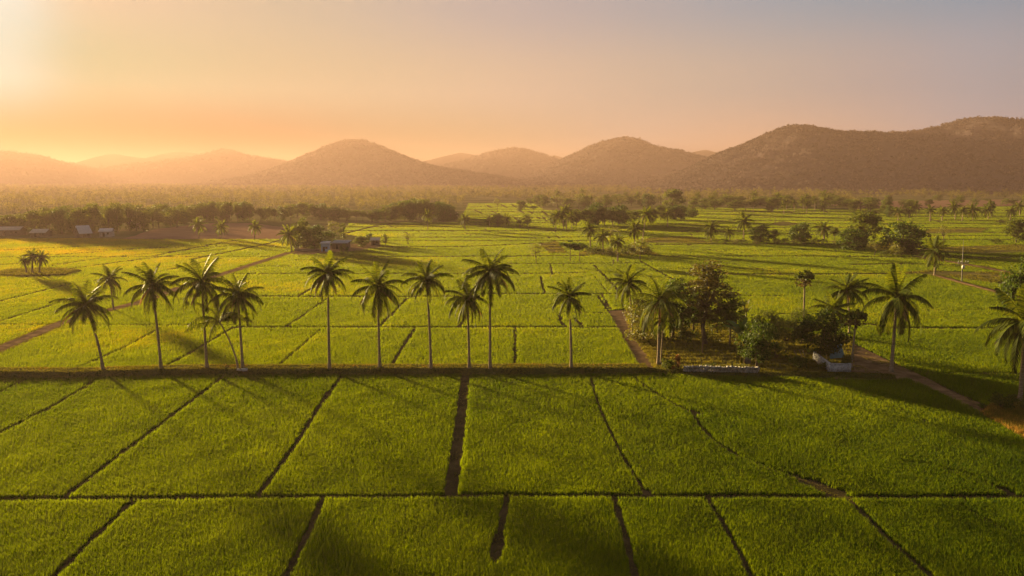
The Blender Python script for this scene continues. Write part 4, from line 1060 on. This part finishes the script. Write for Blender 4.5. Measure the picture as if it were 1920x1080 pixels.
# teal sheet leaning behind the white wall
o = G(1567., 676., .1)
root = empty('lean_to', o, .25)
n = 14; xs = np.linspace(-1.3, 1.3, n); V = np.concatenate([np.c_[xs, np.full(n, -.4) + .05 * (np.arange(n) % 2), .5 + .02 * xs], np.c_[xs, np.full(n, .5) + .05 * (np.arange(n) % 2), 2.4 + .05 * xs]])
V2 = V + [0, .04, -.03]; i = np.arange(n - 1)[:, None]; mb = MB(); mb.add(np.concatenate([V, V2]), np.concatenate([i + [[0, 1, n + 1, n]], i + [[2 * n, 3 * n, 3 * n + 1, 2 * n + 1]], i + [[n, n + 1, 3 * n + 1, 3 * n]]]))
me = mb.mesh('sheet'); me.materials.append(M['tealpaint']); link('sheet', me, None, root)
for x in (-1.2, 1.2):
    mb = MB(); tube(mb, [[x, .55, -.2], [x, .55, 2.45]], .05, 6); me = mb.mesh('prop_post'); me.materials.append(M['wood']); link('post', me, None, root)
tag(root, 'teal metal sheet lean-to under the dark tree behind the white wall', 'shed')
# posts, slab, leaning poles
b = G(1317., 665., .1); c = atY(1318., 606., b[1]); root = empty('wooden_post', b); rel = c - b
mb = MB(); tube(mb, [[0, 0, -.3], list(rel * [.5, 1, .5]), list(rel)], [.13, .12, .10], 8); me = mb.mesh('post_shaft', True); me.materials.append(M['wood']); link('shaft', me, None, root)
mb = MB(); tube(mb, [list(rel), list(rel + [0, 0, .22])], [.2, .14], 8); me = mb.mesh('post_cap'); me.materials.append(M['dry']); link('cap', me, None, root)
tag(root, 'bare wooden post standing in the vegetable rows', 'post')
o = G(1402., 684., .1); mb = MB(); box(mb, (0, 0, .75), (.75, .25, 1.7), .2, .03)
mb2 = MB(); box(mb2, (-.5, .05, .7), (.14, .14, 1.8), .2)
root = empty('stone_slab', o); me = mb.mesh('slab'); me.materials.append(M['slab']); link('slab', me, None, root); me = mb2.mesh('stake'); me.materials.append(M['wood']); link('stake', me, None, root)
tag(root, 'upright grey slab with a stake under the garden mango tree', 'slab')
for x0, y0, x1, y1, l in [(1497, 673, 1489, 657, 'pale pole leaning left of the dark tree, nearest the rows'), (1506, 674, 1498, 655, 'pale pole leaning on the trunk of the dark tree'), (1512, 672, 1505, 656, 'short pale pole leaning beside two longer ones')]:
    b = G(float(x0), float(y0), .1); c = atY(float(x1), float(y1), b[1] + .5); mb = MB(); tube(mb, [[0, 0, -.1], list((c - b) / 2), list(c - b)], [.07, .065, .05], 7)
    tag(link('leaning_pole', mb.mesh('leaning_pole', True), M['plaster'], None, b), l, 'pole')
for x, y, t, l in [(1251, 426, 418, 'thin stake standing in the far paddies'), (1150, 497, 487, 'short post beside the sluice in the middle paddies'), (911, 432, 425, 'thin stake in the middle paddies'), (1453, 422, 406, 'dark stump on the bare patch in the right paddies')]:
    b = G(float(x), float(y), .05); h = atY(float(x), float(t), b[1])[2]; mb = MB(); tube(mb, [[0, 0, -.1], [.05, 0, h * .5], [0, 0, h]], [.22, .18, .15], 7)
    tag(link('field_post', mb.mesh('field_post', True), M['wood'], None, b), l, 'post')
# power pole
b = G(1803., 529., .1); c = atY(1806., 463., b[1]); rel = c - b; root = empty('power_pole', b)
def part(nm, mb, mat, sm=False):
    me = mb.mesh(nm, sm); me.materials.append(M[mat]); return link(nm, me, None, root)
def at(f): return rel * f
mb = MB(); tube(mb, [[0, 0, -.2], list(at(.5)), list(at(1))], [.17, .13, .10], 8); part('pole', mb, 'concrete', True)
mb = MB(); tube(mb, [list(at(1)), list(at(1.22))], [.05, .03], 6); part('mast', mb, 'concrete')
for f in (.56, .53):
    p = at(f); mb = MB(); box(mb, p + [.1, -.16, 0], (3.2, .14, .16), .15); part('crossarm', mb, 'concrete')
for dx in (-1.2, -.5, .75, 1.4):
    p = at(.56); mb = MB(); tube(mb, [list(p + [dx, -.18, .08]), list(p + [dx, -.18, .25]), list(p + [dx, -.18, .28]), list(p + [dx, -.18, .5])], [.05, .05, .13, .08], 8); part('insulator', mb, 'porcelain')
p = at(.44); mb = MB(); tube(mb, [list(p + [0, -.45, -.5]), list(p + [0, -.45, -.45]), list(p + [0, -.45, .45]), list(p + [0, -.45, .5])], [.30, .36, .36, .2], 12); part('transformer', mb, 'porcelain')
tag(root, 'pale concrete power pole with crossarm and transformer beside the fallow field', 'power pole')
print('objects', len(sc.objects))
